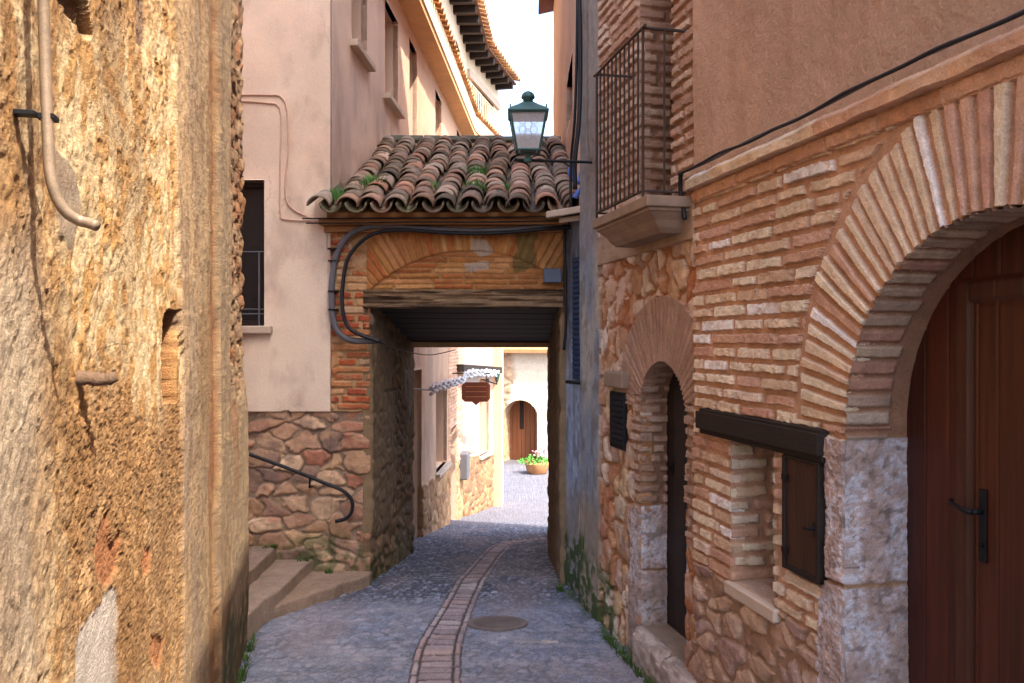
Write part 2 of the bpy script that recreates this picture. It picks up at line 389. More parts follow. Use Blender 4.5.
# ================================================================== brick house with the wagon door
A = thing('brick_house', 'pink brick house with orange stucco upper wall and the big arched wooden door', 'house', tuple(WR.P(2.4, 0, 0)))
DS, DZ, DR, JZ = 2.43, 1.685, .70, 1.64
ledge_lo, ledge_hi = 2.79, 2.86
def hcA(s, z):
    h, c, _ = bricks(s, z, k=1)
    hr, cr, _ = rubble(s, z, .18, .115, k=3, cols=['b8957c', 'a88678', 'c4a286', 'b0948a', 'a07c64', 'c8aa94'], mcol=lin('a5856c'), depth=.024, round_=.006, warp=.10)
    zb = .85+.07*(fbm(s*4, z*0, 55, 3)-.5)
    h, c = put(h, c, hr, cr, z < zb)
    # fan of thin bricks round the door arch
    ln = .33
    hv, cv, r, a = voussoir(s, z, DS, DZ, DR, .335+.09*np.clip((z-DZ)/np.maximum(np.hypot(s-DS, z-DZ), .01), 0, 1)**2, .057, 21, PINK, MORT, mort=.021, depth=.02)
    h, c = put(h, c, hv, cv, (r < DR+.345+.09*np.clip((z-DZ)/np.maximum(r, .01), 0, 1)**2) & (z > DZ))
    # flat course under the ledge
    hf, cf, _ = bricks(s, z-2.722, course=.066, length=.34, mort=.012, k=14, depth=.010, cols=['bd8f70', 'b58464', 'c69a7c'], wob=.004)
    h, c = put(h, c, hf+.016, cf, (z > 2.724) & (z < ledge_lo))
    # granite jamb blocks
    hg, cg = granite(s*1.0, z, 30)
    j = np.minimum(np.abs(z-1.096), np.abs(z-.52))
    jm = sst(.004, .014, j+.006*(fbm(s*30, z*30, 5, 2)-.5)); edge = 3.28+.03*(h2(np.floor((z-1.096)/.6), z*0, 3)-.5)
    hg = hg+.02*jm; cg = mix(lin('a07c60'), cg, jm)
    h, c = put(h, c, hg, cg, (z < JZ-.005) & (s < edge+.012*(fbm(z*20, z*0, 9, 2)-.5)) & (s > DS))
    h, c = put(h, c, hg, cg, (z < JZ-.005) & (s > 1.57) & (s <= DS))
    # plastered rim about the shutter
    q = boxsd(s, z, 3.235, 3.60, 1.01, 1.56)
    h = h-.016*sst(0, .01, q)
    # ledge
    ml = ((z >= ledge_lo) & (z <= ledge_hi))
    i = np.floor(s/.42+.3*h2(np.floor(s/.42), s*0, 71)); lc = pal(['d8b496', 'cfa488', 'dabb9e', 'd4c8ba', 'd8b090', 'e0c8ac'], h2(i, i*0, 72))
    hl = .056+.03*(fbm(s*9, z*14, 73, 4)-.5)-.03*sst(.03, .0, ledge_hi-z)
    h, c = put(h, c, hl, lc*(.8+.4*fbm(s*15, z*15, 74, 3))[:, None], ml)
    hs = .012+.012*(fbm(s*2, z*2, 75, 3)-.5)+.006*(fbm(s*28, z*28, 76, 3)-.5)
    cs_ = lin('d8ae90')[None]*(.80+.4*fbm(s*2.2, z*1.3, 77, 5))[:, None]; cs_ = mix(cs_, lin('c4977a'), .5*sst(.52, .75, fbm(s*6, z*1.2, 78, 4)))
    cs_ = mix(cs_, lin('8f6a54'), .55*cracks(s, z, 79))
    h, c = put(h, c, hs, cs_, z > ledge_hi)
    c = mossy(c, z, s, 81, .2)
    return h, c
nzA = lambda s, z: .010*(fbm(s*25, z*25, 91, 3)-.5)
def doorA(s, z): return np.where(z > DZ, DR-np.hypot(s-DS, z-DZ), np.minimum(s-(DS-DR), DS+DR-s))
NS0, NS1, NZ0, NZ1 = 3.627, 4.022, .86, 1.545
def sdA(s, z):
    return -np.maximum(doorA(s, z)+nzA(s, z)*.6, boxsd(s, z, NS0, NS1, NZ0, NZ1)+nzA(s, z))
def partA(s, z):
    p = np.zeros(s.shape, int)
    p[z > ledge_hi] = 1; p[(z >= ledge_lo) & (z <= ledge_hi)] = 2
    r = np.hypot(s-DS, z-DZ); p[(r < DR+.345) & (z > DZ)] = 3
    p[(z < JZ) & (s < 3.28) & (s > 1.57)] = 4; p[(z < JZ) & (s < DS) & (s > 1.57)] = 6
    p[(z < .85) & (s >= 3.28)] = 5
    return p
us = np.concatenate([np.arange(.5, WR.S(1035), .012), pxs(WR, 1034, 694, 1.0)])
us = np.unique(np.round(us, 5)); us = us[us <= 4.44]; us[-1] = 4.44
vs = np.concatenate([np.arange(-.15, 3.0, .0036), np.arange(3.0, 4.6, .02)])
mm = M['masonry']
sheet(us, vs, WR.P, hcA, [mm, M['stucco'], mm, mm, mm, mm, mm],
      ['brick_wall', 'stucco_wall', 'ledge', 'door_arch', 'door_jamb', 'rubble_base', 'door_jamb'], [A]*7, sdf=sdA, part=partA, flat=True)
# reveal and soffit of the wagon door
def hc_sof(v, u):
    row = np.floor(u/.064); f = u/.064-row
    e = .172+.02*(h2(row, row*0, 4)-.5)
    d = np.minimum(np.minimum(f, 1-f)*.064-.008, e-v)+.007*(fbm(u*35, v*35, 5, 3)-.5); m = sst(-.001, .006, d)
    c = pal(['b8a28e', 'ae947e', 'bea48a', 'a48a78', 'b08470'], h2(row, row*0, 6))*(.8+.35*fbm(u*18, v*18, 7, 3))[:, None]
    c = mix(lin('9a7258')[None]*(.85+.3*fbm(u*9, v*9, 8, 3))[:, None], c, m)
    return m*.012+.004*(fbm(u*40, v*40, 9, 3)-.5), c
def hc_rev(v, z):
    h, c = granite(v*1.0, z, 33); jm = sst(.004, .014, np.minimum(np.abs(z-1.096), np.abs(z-.52)))
    c = mix(lin('a07c60'), c, jm)
    hb, cb = hc_sof(v, z)
    return put(h*.8+.004*jm, c, hb, cb, z > JZ)
jamb('door_reveal', WR, DS+DR, -.1, DZ, .27, -1, hc_rev, mm, A)
jamb('door_reveal', WR, DS-DR, -.1, DZ, .27, 1, hc_rev, mm, A)
arcrev('arch_soffit', WR, DS, DZ, DR, 0, math.pi, .27, hc_sof, mm, A)
# the wagon door itself
WD = WR.off(-.25)
s_leaf = WD.S(966); s_split = WD.S(979); z_tr = WD.Z(965, 300)+.03
def hcD(s, z):
    bw = .115; f = (s-.04)/bw; i = np.floor(f); f = f-i
    g = sst(.0, .006, np.minimum(f, 1-f)*bw)
    h = -.005*(1-g)
    base = pal(['5a2612', '622a14', '522216', '602c16'], h2(i, i*0, 3))
    gr = fbm(s*90, z*3, 4, 4)
    c = base*(.22+.5*gr)[:, None]*(.6+.4*g)[:, None]
    # fixed frame members
    fr_ = ((np.abs(s-s_leaf) < .028) & (z < z_tr+.03)) | ((np.abs(z-z_tr) < .035) & (s < s_leaf+.028))
    h = h+.02*fr_; c = np.where(fr_[:, None], lin('5a2f1c')[None]*(.25+.5*fbm(s*60, z*5, 6, 4))[:, None], c)
    # leaf panel edge
    lf = (s < s_split) & (z < z_tr-.05)
    h = h-.008*(sst(.012, 0, np.abs(s-s_split)) * (z < z_tr-.04))
    h = h+.008*lf
    return h, c
sheet(np.arange(1.55, 3.2, .0045), np.arange(-.1, 2.45, .01), WD.P, hcD, [M['wood']], ['door'], [A], sdf=lambda s, z: doorA(s*1.0, z)+.05, skirt=.04)
door = [o for o in A.children if o.name.startswith('door') and o.name == 'door'][0]
hp = MB(); sp = WD.S(986.5); hp.box(WD, sp-.016, sp+.016, 1.274, 1.514, .008, .018); hp.build('handle_plate', M['iron'], door, .003)
hl = MB(); pz = 1.44
hl.tube([WD.P(sp, pz, .01), WD.P(sp, pz, .055)], .009, 10); hl.tube([WD.P(sp, pz, .055), WD.P(sp+.03, pz, .062), WD.P(sp+.085, pz+.012, .058), WD.P(sp+.1, pz+.02, .05)], [.010, .008, .007, .009], 10)
kh = MB(); kh.tube([WD.P(sp, 1.33, .012), WD.P(sp, 1.33, .026)], .008, 8); kh.build('keyhole', M['iron'], door)
hl.build('handle', M['iron'], door, 0, True)
# niche window
def hc_br(v, z):
    h, c, _ = bricks(v+.05, z, length=.2, k=41, depth=.012, cols=PINK); return h, c*.95
jamb('window_reveal', WR, NS1, NZ0-.03, NZ1, .34, -1, hc_br, mm, A)
jamb('window_reveal', WR, NS0, NZ0-.03, NZ1, .34, 1, hc_br, mm, A)
def hcs(s, v): return .012*(fbm(s*20, v*20, 3, 4)-.5), cst('b59a86', 4, 12)(s, v)
sheet(np.arange(NS0-.03, NS1+.03, .008), np.arange(-.035, .34, .008), lambda s, v, h: WR.P(s, NZ0+.012+h-.02*(v < 0), -v), hcs, [mm], ['window_sill'], [A], skirt=0)
sb = MB(); sb.box(WR, NS0-.03, NS1+.03, NZ0-.055, NZ0+.004, -.1, .034); sb.build('window_sill', M['sill'], A, .008)
w = MB(); w.box(WR, NS0-.02, NS1+.02, NZ0-.02, NZ1+.02, -.40, -.36); wo = w.build('window', M['pane'], A)
w = MB(); 
for a, b, c_, d in ((NS0-.01, NS0+.04, NZ0, NZ1), (NS1-.04, NS1+.01, NZ0, NZ1), (NS0, NS1, NZ0, NZ0+.05), (NS0, NS1, NZ1-.05, NZ1), ((NS0+NS1)/2-.02, (NS0+NS1)/2+.02, NZ0, NZ1)):
    w.box(WR, a, b, c_, d, -.362, -.335)
w.build('window_frame', M['woodP'], wo, .003)
# black beam above niche and shutter
b = MB(); b.box(WR, 3.245, 4.33, 1.562, 1.648, -.05, .052); b.box(WR, 3.247, 4.328, 1.535, 1.564, -.05, .030); b.box(WR, 3.25, 4.32, 1.646, 1.662, -.05, .036)
b.build('window_lintel', M['beam'], A, .004)
# shutter
S0, S1 = WR.S(826), WR.S(789)
b = MB(); nb = 3
for i in range(nb):
    a0 = S0+.018+(S1-S0-.036)*i/nb; b.box(WR, a0+.0015, a0+(S1-S0-.036)/nb-.0015, 1.085, 1.52, .006, .024)
sh = b.build('shutter', M['woodP'], A, .002)
b = MB(); b.box(WR, S0, S0+.02, 1.065, 1.53, -.01, .034); b.box(WR, S1-.02, S1, 1.065, 1.53, -.01, .034); b.box(WR, S0, S1, 1.065, 1.085, -.01, .032); b.box(WR, S0, S1, 1.52, 1.534, -.01, .032)
b.build('shutter_frame', M['beam'], sh, .003)
for z_ in (1.43, 1.13):
    b = MB(); b.box(WR, S1-.045, S1-.005, z_, z_+.025, .03, .04); b.build('hinge', M['iron'], sh, .002)
b = MB(); b.box(WR, S0+.02, S0+.04, 1.24, 1.30, .024, .032); b.tube([WR.P(S0+.03, 1.275, .03), WR.P(S0+.03, 1.275, .055), WR.P(S0+.06, 1.27, .058)], .006, 8); b.build('latch', M['iron'], sh)
# body of the house; unseen upper walls and roofs shaped to steer the sun
HA = 11.5  # unseen height of both right-hand houses, keeps the pink front in shade
poly_body('house_body', [xy(WR, 2.7, -.5), xy(WR, 4.43, -.5), xy(WR, 4.43, -6), xy(WR, 2.7, -6)], -.3, HA, M['wall'], A)
poly_body('sun_gap_wing', [xy(WR, .1, -.5), xy(WR, 2.69, -.5), xy(WR, 2.69, -6), xy(WR, .1, -6)], -.3, 6.5, M['wall'], A)  # added step down in height, lets sun onto the left wall
b = MB(); b.box(WR, 2.7, 4.44, 4.58, HA, -.5, .012); b.box(WR, .1, 2.7, 4.58, 6.5, -.5, .012); b.box(WR, .1, .5, -.3, 4.58, -.5, .012); b.build('upper_wall', M['wall'], A)
b = MB(); b.hexa([WR.P(2.6, HA, .3), WR.P(4.5, HA, .3), WR.P(4.5, HA+.15, .3), WR.P(2.6, HA+.15, .3), WR.P(2.6, HA+1.2, -6.2), WR.P(4.5, HA+1.2, -6.2), WR.P(4.5, HA+1.35, -6.2), WR.P(2.6, HA+1.35, -6.2)]); b.build('roof', M['terracotta'], A); b = MB()
b.hexa([WR.P(.1, 6.5, .15), WR.P(2.69, 6.5, .15), WR.P(2.69, 6.6, .15), WR.P(.1, 6.6, .15), WR.P(.1, 7.5, -6.2), WR.P(2.69, 7.5, -6.2), WR.P(2.69, 7.6, -6.2), WR.P(.1, 7.6, -6.2)]); b.build('roof', M['terracotta'], A)
# ================================================================== rubble house with the balcony
B = thing('stone_house', 'rubble stone house with brick upper floor, narrow arched doorway and a balcony', 'house', tuple(WR.P(5.2, 0, 0)))
bs0, bs1, bz, bt = 4.585, 5.27, 1.645, 1.885
bsc = (bs0+bs1)/2; bR = .364; bzc = bt-bR
ks0, ks1, kz0, kz1 = 4.748, 5.29, 2.765, 4.75
RUB = ['bf9c7c', 'd2bba2', 'b48a68', 'c4a48e', 'dccbb8', 'b07a58', 'c9a888', 'a88c7c', 'c8a882', 'd6c2b0']
def doorB(s, z):
    return np.maximum(boxsd(s, z, bs0, bs1, -.2, bz), np.where(z > bz-.06, bR-np.hypot(s-bsc, z-bzc), -9))
PL0, PL1 = 5.9*L0, 6.36*L0
def hcB(s, z):
    h, c, _ = rubble(s, z, .14, .19, k=8, cols=RUB, mcol=lin('a3724c'), depth=.028, mw=.014, round_=.006, warp=.10)
    # rusty streak stones
    rs = sst(.5, .68, fbm(s*4.5, z*1.3, 61, 3)); c = mix(c, lin('b0602f'), rs*.35)
    # thin brick fan plastered over
    hv, cv, r, a = voussoir(s, z, bsc, bzc, bR, .42, .045, 23, ['a98a76', 'b0907c', 'a48370'], lin('a5836e'), depth=.007, mort=.01)
    d = bR+.38-r
    h, c = put(h, c, hv+.02, cv, (d > 0) & (z > bz-.05))
    hb, cb, _ = bricks(s, z, course=.062, length=.2, k=10, cols=['b39a88', 'a98d7c', 'bda38f'], mcol=lin('9a7860'))
    h, c = put(h, c, hb+.012, cb, ((s > bs1) & (s < bs1+.13+.05*(h2(np.floor(z/.19), z*0, 4)-.5)) | (s < bs0)) & (z < bz+.02) & (z > .95))
    hg, cg = granite(s, z, 35)
    h, c = put(h, c, hg+.025, cg*.92, (s > bs1) & (s < bs1+.17+.02*fbm(z*9, s*0, 5, 2)) & (z <= .95))
    # string band
    mb = (z > 2.54) & (z < 2.74)
    h, c = put(h, c, .045+.012*(fbm(s*4, z*20, 63, 4)-.5), cst('a58a72', 64, 9, .5)(s, z), mb)
    hk, ck, _ = bricks(s, z, k=12, course=.068, cols=['c0a08a', 'c9ab94', 'b89480', 'cbb19c', 'b08c76'], mcol=lin('a07c66'))
    h, c = put(h, c, hk+.02, ck, z >= 2.74)
    # bluish plaster pilaster
    n = fbm(s*3, z*1.6, 65, 4); n2 = fbm(s*16, z*9, 66, 4)
    pc = mix(lin('868992'), lin('a9a095'), sst(.35, .6, n)); pc = mix(pc, lin('6c645c'), sst(.45, .7, n2)*.6)
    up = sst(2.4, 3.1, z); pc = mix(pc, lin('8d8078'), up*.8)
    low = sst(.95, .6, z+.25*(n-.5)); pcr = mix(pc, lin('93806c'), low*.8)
    e = PL0+.03*(fbm(z*5, s*0, 67, 3)-.5)
    h, c = put(h, c, .035+.012*(n2-.5)+.02*(n-.5), pcr, s > e)
    ins = s > PL1+.012*(fbm(z*7, s*0, 68, 2)-.5)
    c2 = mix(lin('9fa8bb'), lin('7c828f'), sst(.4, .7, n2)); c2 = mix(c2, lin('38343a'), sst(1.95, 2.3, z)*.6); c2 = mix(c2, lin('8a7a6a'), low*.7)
    h, c = put(h, c, -.015+.02*(n2-.5), c2, ins)
    slit = boxsd(s, z, PL1-.12, PL1-.085, .42, .95)+.01*(n2-.5)
    h = h-.035*sst(0, .01, slit)
    c = mossy(c, z, s, 83, .12+.5*0)
    mm_ = sst(0, .15, (.62-.1*np.abs(s-6.3))*(.4+.9*fbm(s*3.5, z*3, 84, 3))-z)*(s > 5.75)*sst(.35, .5, fbm(s*14, z*14, 85, 3))
    c = mix(c, lin('34491c'), mm_*.9); h = h+mm_*.012
    return h, c
def sdB(s, z):
    nz = .012*(fbm(s*22, z*22, 92, 3)-.5)
    cut = np.minimum(s-6.44*L0, z-3.02)
    return -np.maximum(np.maximum(doorB(s, z)+nz, boxsd(s, z, ks0, ks1, kz0, kz1)+nz*.5), cut)
def partB(s, z):
    p = np.zeros(s.shape, int); p[z >= 2.74] = 1; p[(z > 2.54) & (z < 2.74)] = 2
    r = np.hypot(s-bsc, z-bzc); p[(r < bR+.38) & (z > bz-.05)] = 3
    p[(s > bs1) & (s < bs1+.18) & (z <= .95)] = 4
    p[s > PL0] = 5; p[s > PL1] = 6
    return p
us = np.concatenate([[4.4405], pxs(WR, 694, 558, .6), [7.09]]); us = np.unique(us[(us >= 4.4405) & (us <= 7.09)])
vs = np.concatenate([np.arange(-.15, 4.9, .0065), np.arange(4.9, 5.4, .03)])
WB = WR.off(-.03)
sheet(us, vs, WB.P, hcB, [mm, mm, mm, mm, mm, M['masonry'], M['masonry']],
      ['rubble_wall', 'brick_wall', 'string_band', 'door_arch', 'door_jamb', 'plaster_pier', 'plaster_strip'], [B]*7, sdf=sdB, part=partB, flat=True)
def hc_brB(v, z):
    h, c, _ = bricks(v+.03, z, course=.062, length=.17, k=43, depth=.012, cols=['ab8e7a', 'a08270', 'b39986'], mcol=lin('8a6a55'))
    hg, cg = granite(v, z, 36)
    jm = sst(.004, .012, np.abs(z-.58)); cg = mix(lin('8f6c56'), cg, jm)
    return put(h, c, hg+.006*jm, cg*.95, z < .98)
jamb('door_reveal', WB, bs1, .1, bz, .16, -1, hc_brB, mm, B)
jamb('door_reveal', WB, bs0, .1, bz, .16, 1, hc_brB, mm, B)
th = math.asin(min(1, (bz-bzc)/bR))
arcrev('arch_soffit', WB, bsc, bzc, bR, th, math.pi-th, .16, lambda v, u: hc_brB(v, u+3), mm, B)
b = MB()
for i in range(5):
    a0 = bs0-.03+i*.15; b.box(WB, a0+.002, a0+.148, .2, 1.95, -.20, -.165)
dr = b.build('door', M['shade'], B, .003)
b = MB(); b.box(WB, bs1-.10, bs1-.075, 1.18, 1.26, -.165, -.157); b.tube([WB.P(bs1-.09, 1.22, -.16), WB.P(bs1-.09, 1.22, -.13)], .012, 8); b.build('handle', M['iron'], dr)
b = MB(); b.box(WB, bs0-.02, bs1+.02, .10, .235, -.21, .02); b.build('threshold', M['stone'], B, .015)
# doorsteps: two blocks
def stepsheet(nm, s0, s1, z1, hout, k):
    us_ = np.linspace(s0, s1, 60); vs_ = np.linspace(0, 1, 60)
    def pos(s, v, h):
        t = v*(hout+z1+.05)
        hh = np.where(t < hout, t, hout); zz = np.where(t < hout, z1, z1-(t-hout))
        rd = .03; q = np.clip(1-np.abs(t-hout)/.05, 0, 1); ed = np.clip(1-np.minimum(s-s0, s1-s)/.03, 0, 1)
        return WB.P(s, zz-q*.018-ed*.015+h, hh-q*.018-ed*.01+h*.6)
    def hc(s, v):
        n = fbm(s*12, v*8, k, 4); c = mix(lin('bcaea6'), lin('9c8c84'), sst(.35, .65, n)); g = sst(.45, .62, fbm(s*9, v*7, k+3, 3))*sst(.45, .8, v)
        return .03*(n-.5), mix(c, lin('465a2c'), g*.7)
    return sheet(us_, vs_, pos, hc, [mm], ['doorstep'], [B], skirt=0)
stepsheet('a', 4.80, 5.28, .24, .075, 3); stepsheet('b', 4.05, 4.79, .235, .09, 9)
# vent and stone block
s0, s1 = WR.S(625), WR.S(611)
b = MB(); b.box(WB, s0+.005, s1, 1.29, 1.665, .01, .04); v_ = b.build('meter_hatch', M['iron'], B, .006)
b = MB()
for i in range(9): b.box(WB, s0+.02, s1-.015, 1.32+i*.037, 1.345+i*.037, .038, .047)
b.build('louvre', M['cable'], v_, .003)
b = MB(); b.box(WB, WR.S(628), WR.S(609.5), 1.695, 1.80, .0, .075); b.build('hood_stone', M['stone'], B, .012)
# balcony
K = thing('x', '', '', (0, 0, 0)); bpy.data.objects.remove(K)
c0, c1, OUT = 4.45*L0-.0, 5.2*L0+.06, .262
def hslab(nm, lay):
    b = MB()
    for (z0, z1, sh_) in lay: b.box(WR, c0+sh_-.10, c1-sh_*.6, z0, z1, -.06, OUT-sh_)
    return b.build(nm, M['stone'], B, .006)
c0 = WR.S(682)+.004-.055
bal = hslab('balcony', [(2.705, 2.762, 0), (2.685, 2.707, .02)])
b = MB(); t0, t1 = .025, .15
def ring_(sh_, z_): return [WR.P(c0+sh_-.10, z_, -.06), WR.P(c1-sh_*.6, z_, -.06), WR.P(c1-sh_*.6, z_, OUT-sh_), WR.P(c0+sh_-.10, z_, OUT-sh_)]
prof_ = [(.13, 2.585), (.10, 2.61), (.075, 2.645), (.045, 2.67), (.03, 2.687)]
V_ = [p_ for sh_, z_ in prof_ for p_ in ring_(sh_, z_)]
b.add(V_, [(0, 1, 2, 3), (16, 19, 18, 17)]+[(4*i+q, 4*i+(q+1) % 4, 4*i+4+(q+1) % 4, 4*i+4+q) for i in range(4) for q in range(4)])
b.build('corbel', M['stone'], bal, .004)
b = MB(); zr0, zr1 = 2.80, 3.667
cs, ce = WR.S(682)-.045, c1-.03; O2 = OUT-.02
b.tube(smoothpath([WR.P(cs-.03, zr1-.012, -.01), WR.P(cs, zr1, .02), WR.P(cs, zr1, O2-.02), WR.P(cs+.02, zr1, O2), WR.P(ce-.02, zr1, O2), WR.P(ce, zr1, O2-.02), WR.P(ce, zr1, -.01)], 4), .0085, 8)
for z_ in (zr0,):
    b.tube([WR.P(cs, z_, 0), WR.P(cs, z_, O2), WR.P(ce, z_, O2), WR.P(ce, z_, 0)], .007, 6)
nb = 11
for i in range(nb+1):
    s_ = cs+(ce-cs)*i/nb; b.tube([WR.P(s_, 2.762 if i in (0, nb) else zr0, O2), WR.P(s_, zr1, O2)], .0085 if i in (0, nb) else .0062, 6)
for q in (.5,):
    b.tube([WR.P(cs, zr0, O2*q), WR.P(cs, zr1, O2*q)], .0062, 6); b.tube([WR.P(ce, zr0, O2*q), WR.P(ce, zr1, O2*q)], .0062, 6)
b.build('railing', M['rust'], bal)
jamb('balcony_door_reveal', WB, ks1, kz0, kz1, .5, -1, lambda v, z: bricks(v, z, k=45, course=.068, length=.3, depth=.014, cols=['a5826c', 'b08e78', '9b7864', 'b59880'], mcol=lin('8a6650'))[:2], mm, B, .0065, .01)
jamb('balcony_door_reveal', WB, ks0, kz0, kz1, .5, 1, lambda v, z: bricks(v, z, k=45, course=.068, length=.3, depth=.014, cols=['a5826c', 'b08e78'], mcol=lin('8a6650'))[:2], mm, B, .012, .02)
b = MB(); b.box(WB, ks0-.02, ks1+.02, kz0-.02, kz1, -.56, -.5); bd = b.build('balcony_door', M['woodP'], B)
b = MB(); 
for q in range(3): b.box(WB, ks0+.08, ks1-.08, kz0+.7+q*.4, kz0+1.04+q*.4, -.5, -.49)
b.build('pane', M['pane'], bd)
poly_body('house_body', [xy(WR, 4.44, -.58), xy(WR, 6.4, -.58), xy(WR, 6.4, -6), xy(WR, 4.44, -6)], -.3, HA, M['wall'], B)
b = MB(); b.box(WR, 4.44, 6.44*L0, 5.38, HA, -.58, -.02); b.box(WR, 6.44*L0-.1, 6.44*L0-.004, 3.0, 5.38, -.58, -.045); b.build('upper_wall', M['wall'], B)
b = MB(); b.hexa([WR.P(4.5, HA, .4), WR.P(6.6, HA, .4), WR.P(6.6, HA+.15, .4), WR.P(4.5, HA+.15, .4), WR.P(4.5, HA+1.2, -6.2), WR.P(6.6, HA+1.2, -6.2), WR.P(6.6, HA+1.35, -6.2), WR.P(4.5, HA+1.35, -6.2)]); b.build('roof', M['terracotta'], B)
# blue louvred plank in the dark corner
b = MB(); f_ = Frame(WB.P(WR.S(582.5), 0, -.01)[:2], WR.e, WR.n); b.box(f_, 0, .30, 1.70, 2.66, 0, .03)
for i in range(23): b.box(f_, .02, .28, 1.74+i*.04, 1.762+i*.04, .028, .04)
b.build('blue_shutter', M['blue'], B, .003)
b = MB(); b.tube([f_.P(.05, 1.68, .0), f_.P(.06, 1.69, .11), f_.P(.12, 1.69, .13)], .014, 8); b.build('shutter_stay', M['iron'], B)
# added unseen house behind the viewer, eave height set to light the left wall
G = thing('unseen_low_house', 'unseen low house added behind the viewer, its height set for the sun', 'house', tuple(WR.P(-3, 0, 0)))
poly_body('house_body', [xy(WR, -7, 0), xy(WR, .09, 0), xy(WR, .09, -6), xy(WR, -7, -6)], 0, 6.5, M['wall'], G)
b = MB(); b.hexa([WR.P(-7.2, 6.5, .15), WR.P(.09, 6.5, .15), WR.P(.09, 6.6, .15), WR.P(-7.2, 6.6, .15), WR.P(-7.2, 7.5, -6.2), WR.P(.09, 7.5, -6.2), WR.P(.09, 7.6, -6.2), WR.P(-7.2, 7.6, -6.2)]); b.build('roof', M['terracotta'], G)
def at(px, py, Y): return np.array([(px-512)/F*Y, Y, EYE-(py-341.5)*Y/F])
# ================================================================== old ochre wall on the left
W = thing('old_house', 'tall old house wall of crumbling ochre render filling the left side', 'house', tuple(WL.P(3, 0, 0)))
PW = {k: WL.pts(v) for k, v in dict(
    white=[(76, 690), (78, 640), (90, 622), (108, 590), (118, 587), (119, 690)],
    brick=[(97, 548), (104, 515), (109, 512), (112, 545), (121, 532), (119, 570), (106, 590), (99, 578)],
    brick2=[(144, 545), (152, 552), (149, 572), (143, 580)], brick3=[(150, 630), (165, 640), (160, 668), (150, 662)],
    lightp=[(80, 565), (92, 560), (92, 600), (82, 602)],
    hole=[(164, 318), (168, 309), (178, 310), (176, 360), (176, 402), (163, 403), (162, 360)],
    dstone=[(56, -8), (84, -8), (93, 34), (86, 36), (70, 20)],
    scar=[(136, -8), (147, -8), (147, 30), (144, 62), (138, 40)],
    grey_patch=[(52, 150), (75, 170), (80, 205), (70, 250), (58, 230)],
    pale=[(-40, 250), (30, 230), (45, 330), (40, 690), (-60, 690)],
    bright=[(60, 30), (130, 40), (172, 10), (180, 140), (186, 330), (172, 300), (150, 420), (120, 380), (100, 420), (60, 330)],
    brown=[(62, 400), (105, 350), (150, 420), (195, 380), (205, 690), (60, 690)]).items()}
sg0, sg1, sg2, sg3 = WL.S(176), WL.S(206), WL.S(213), WL.S(225)
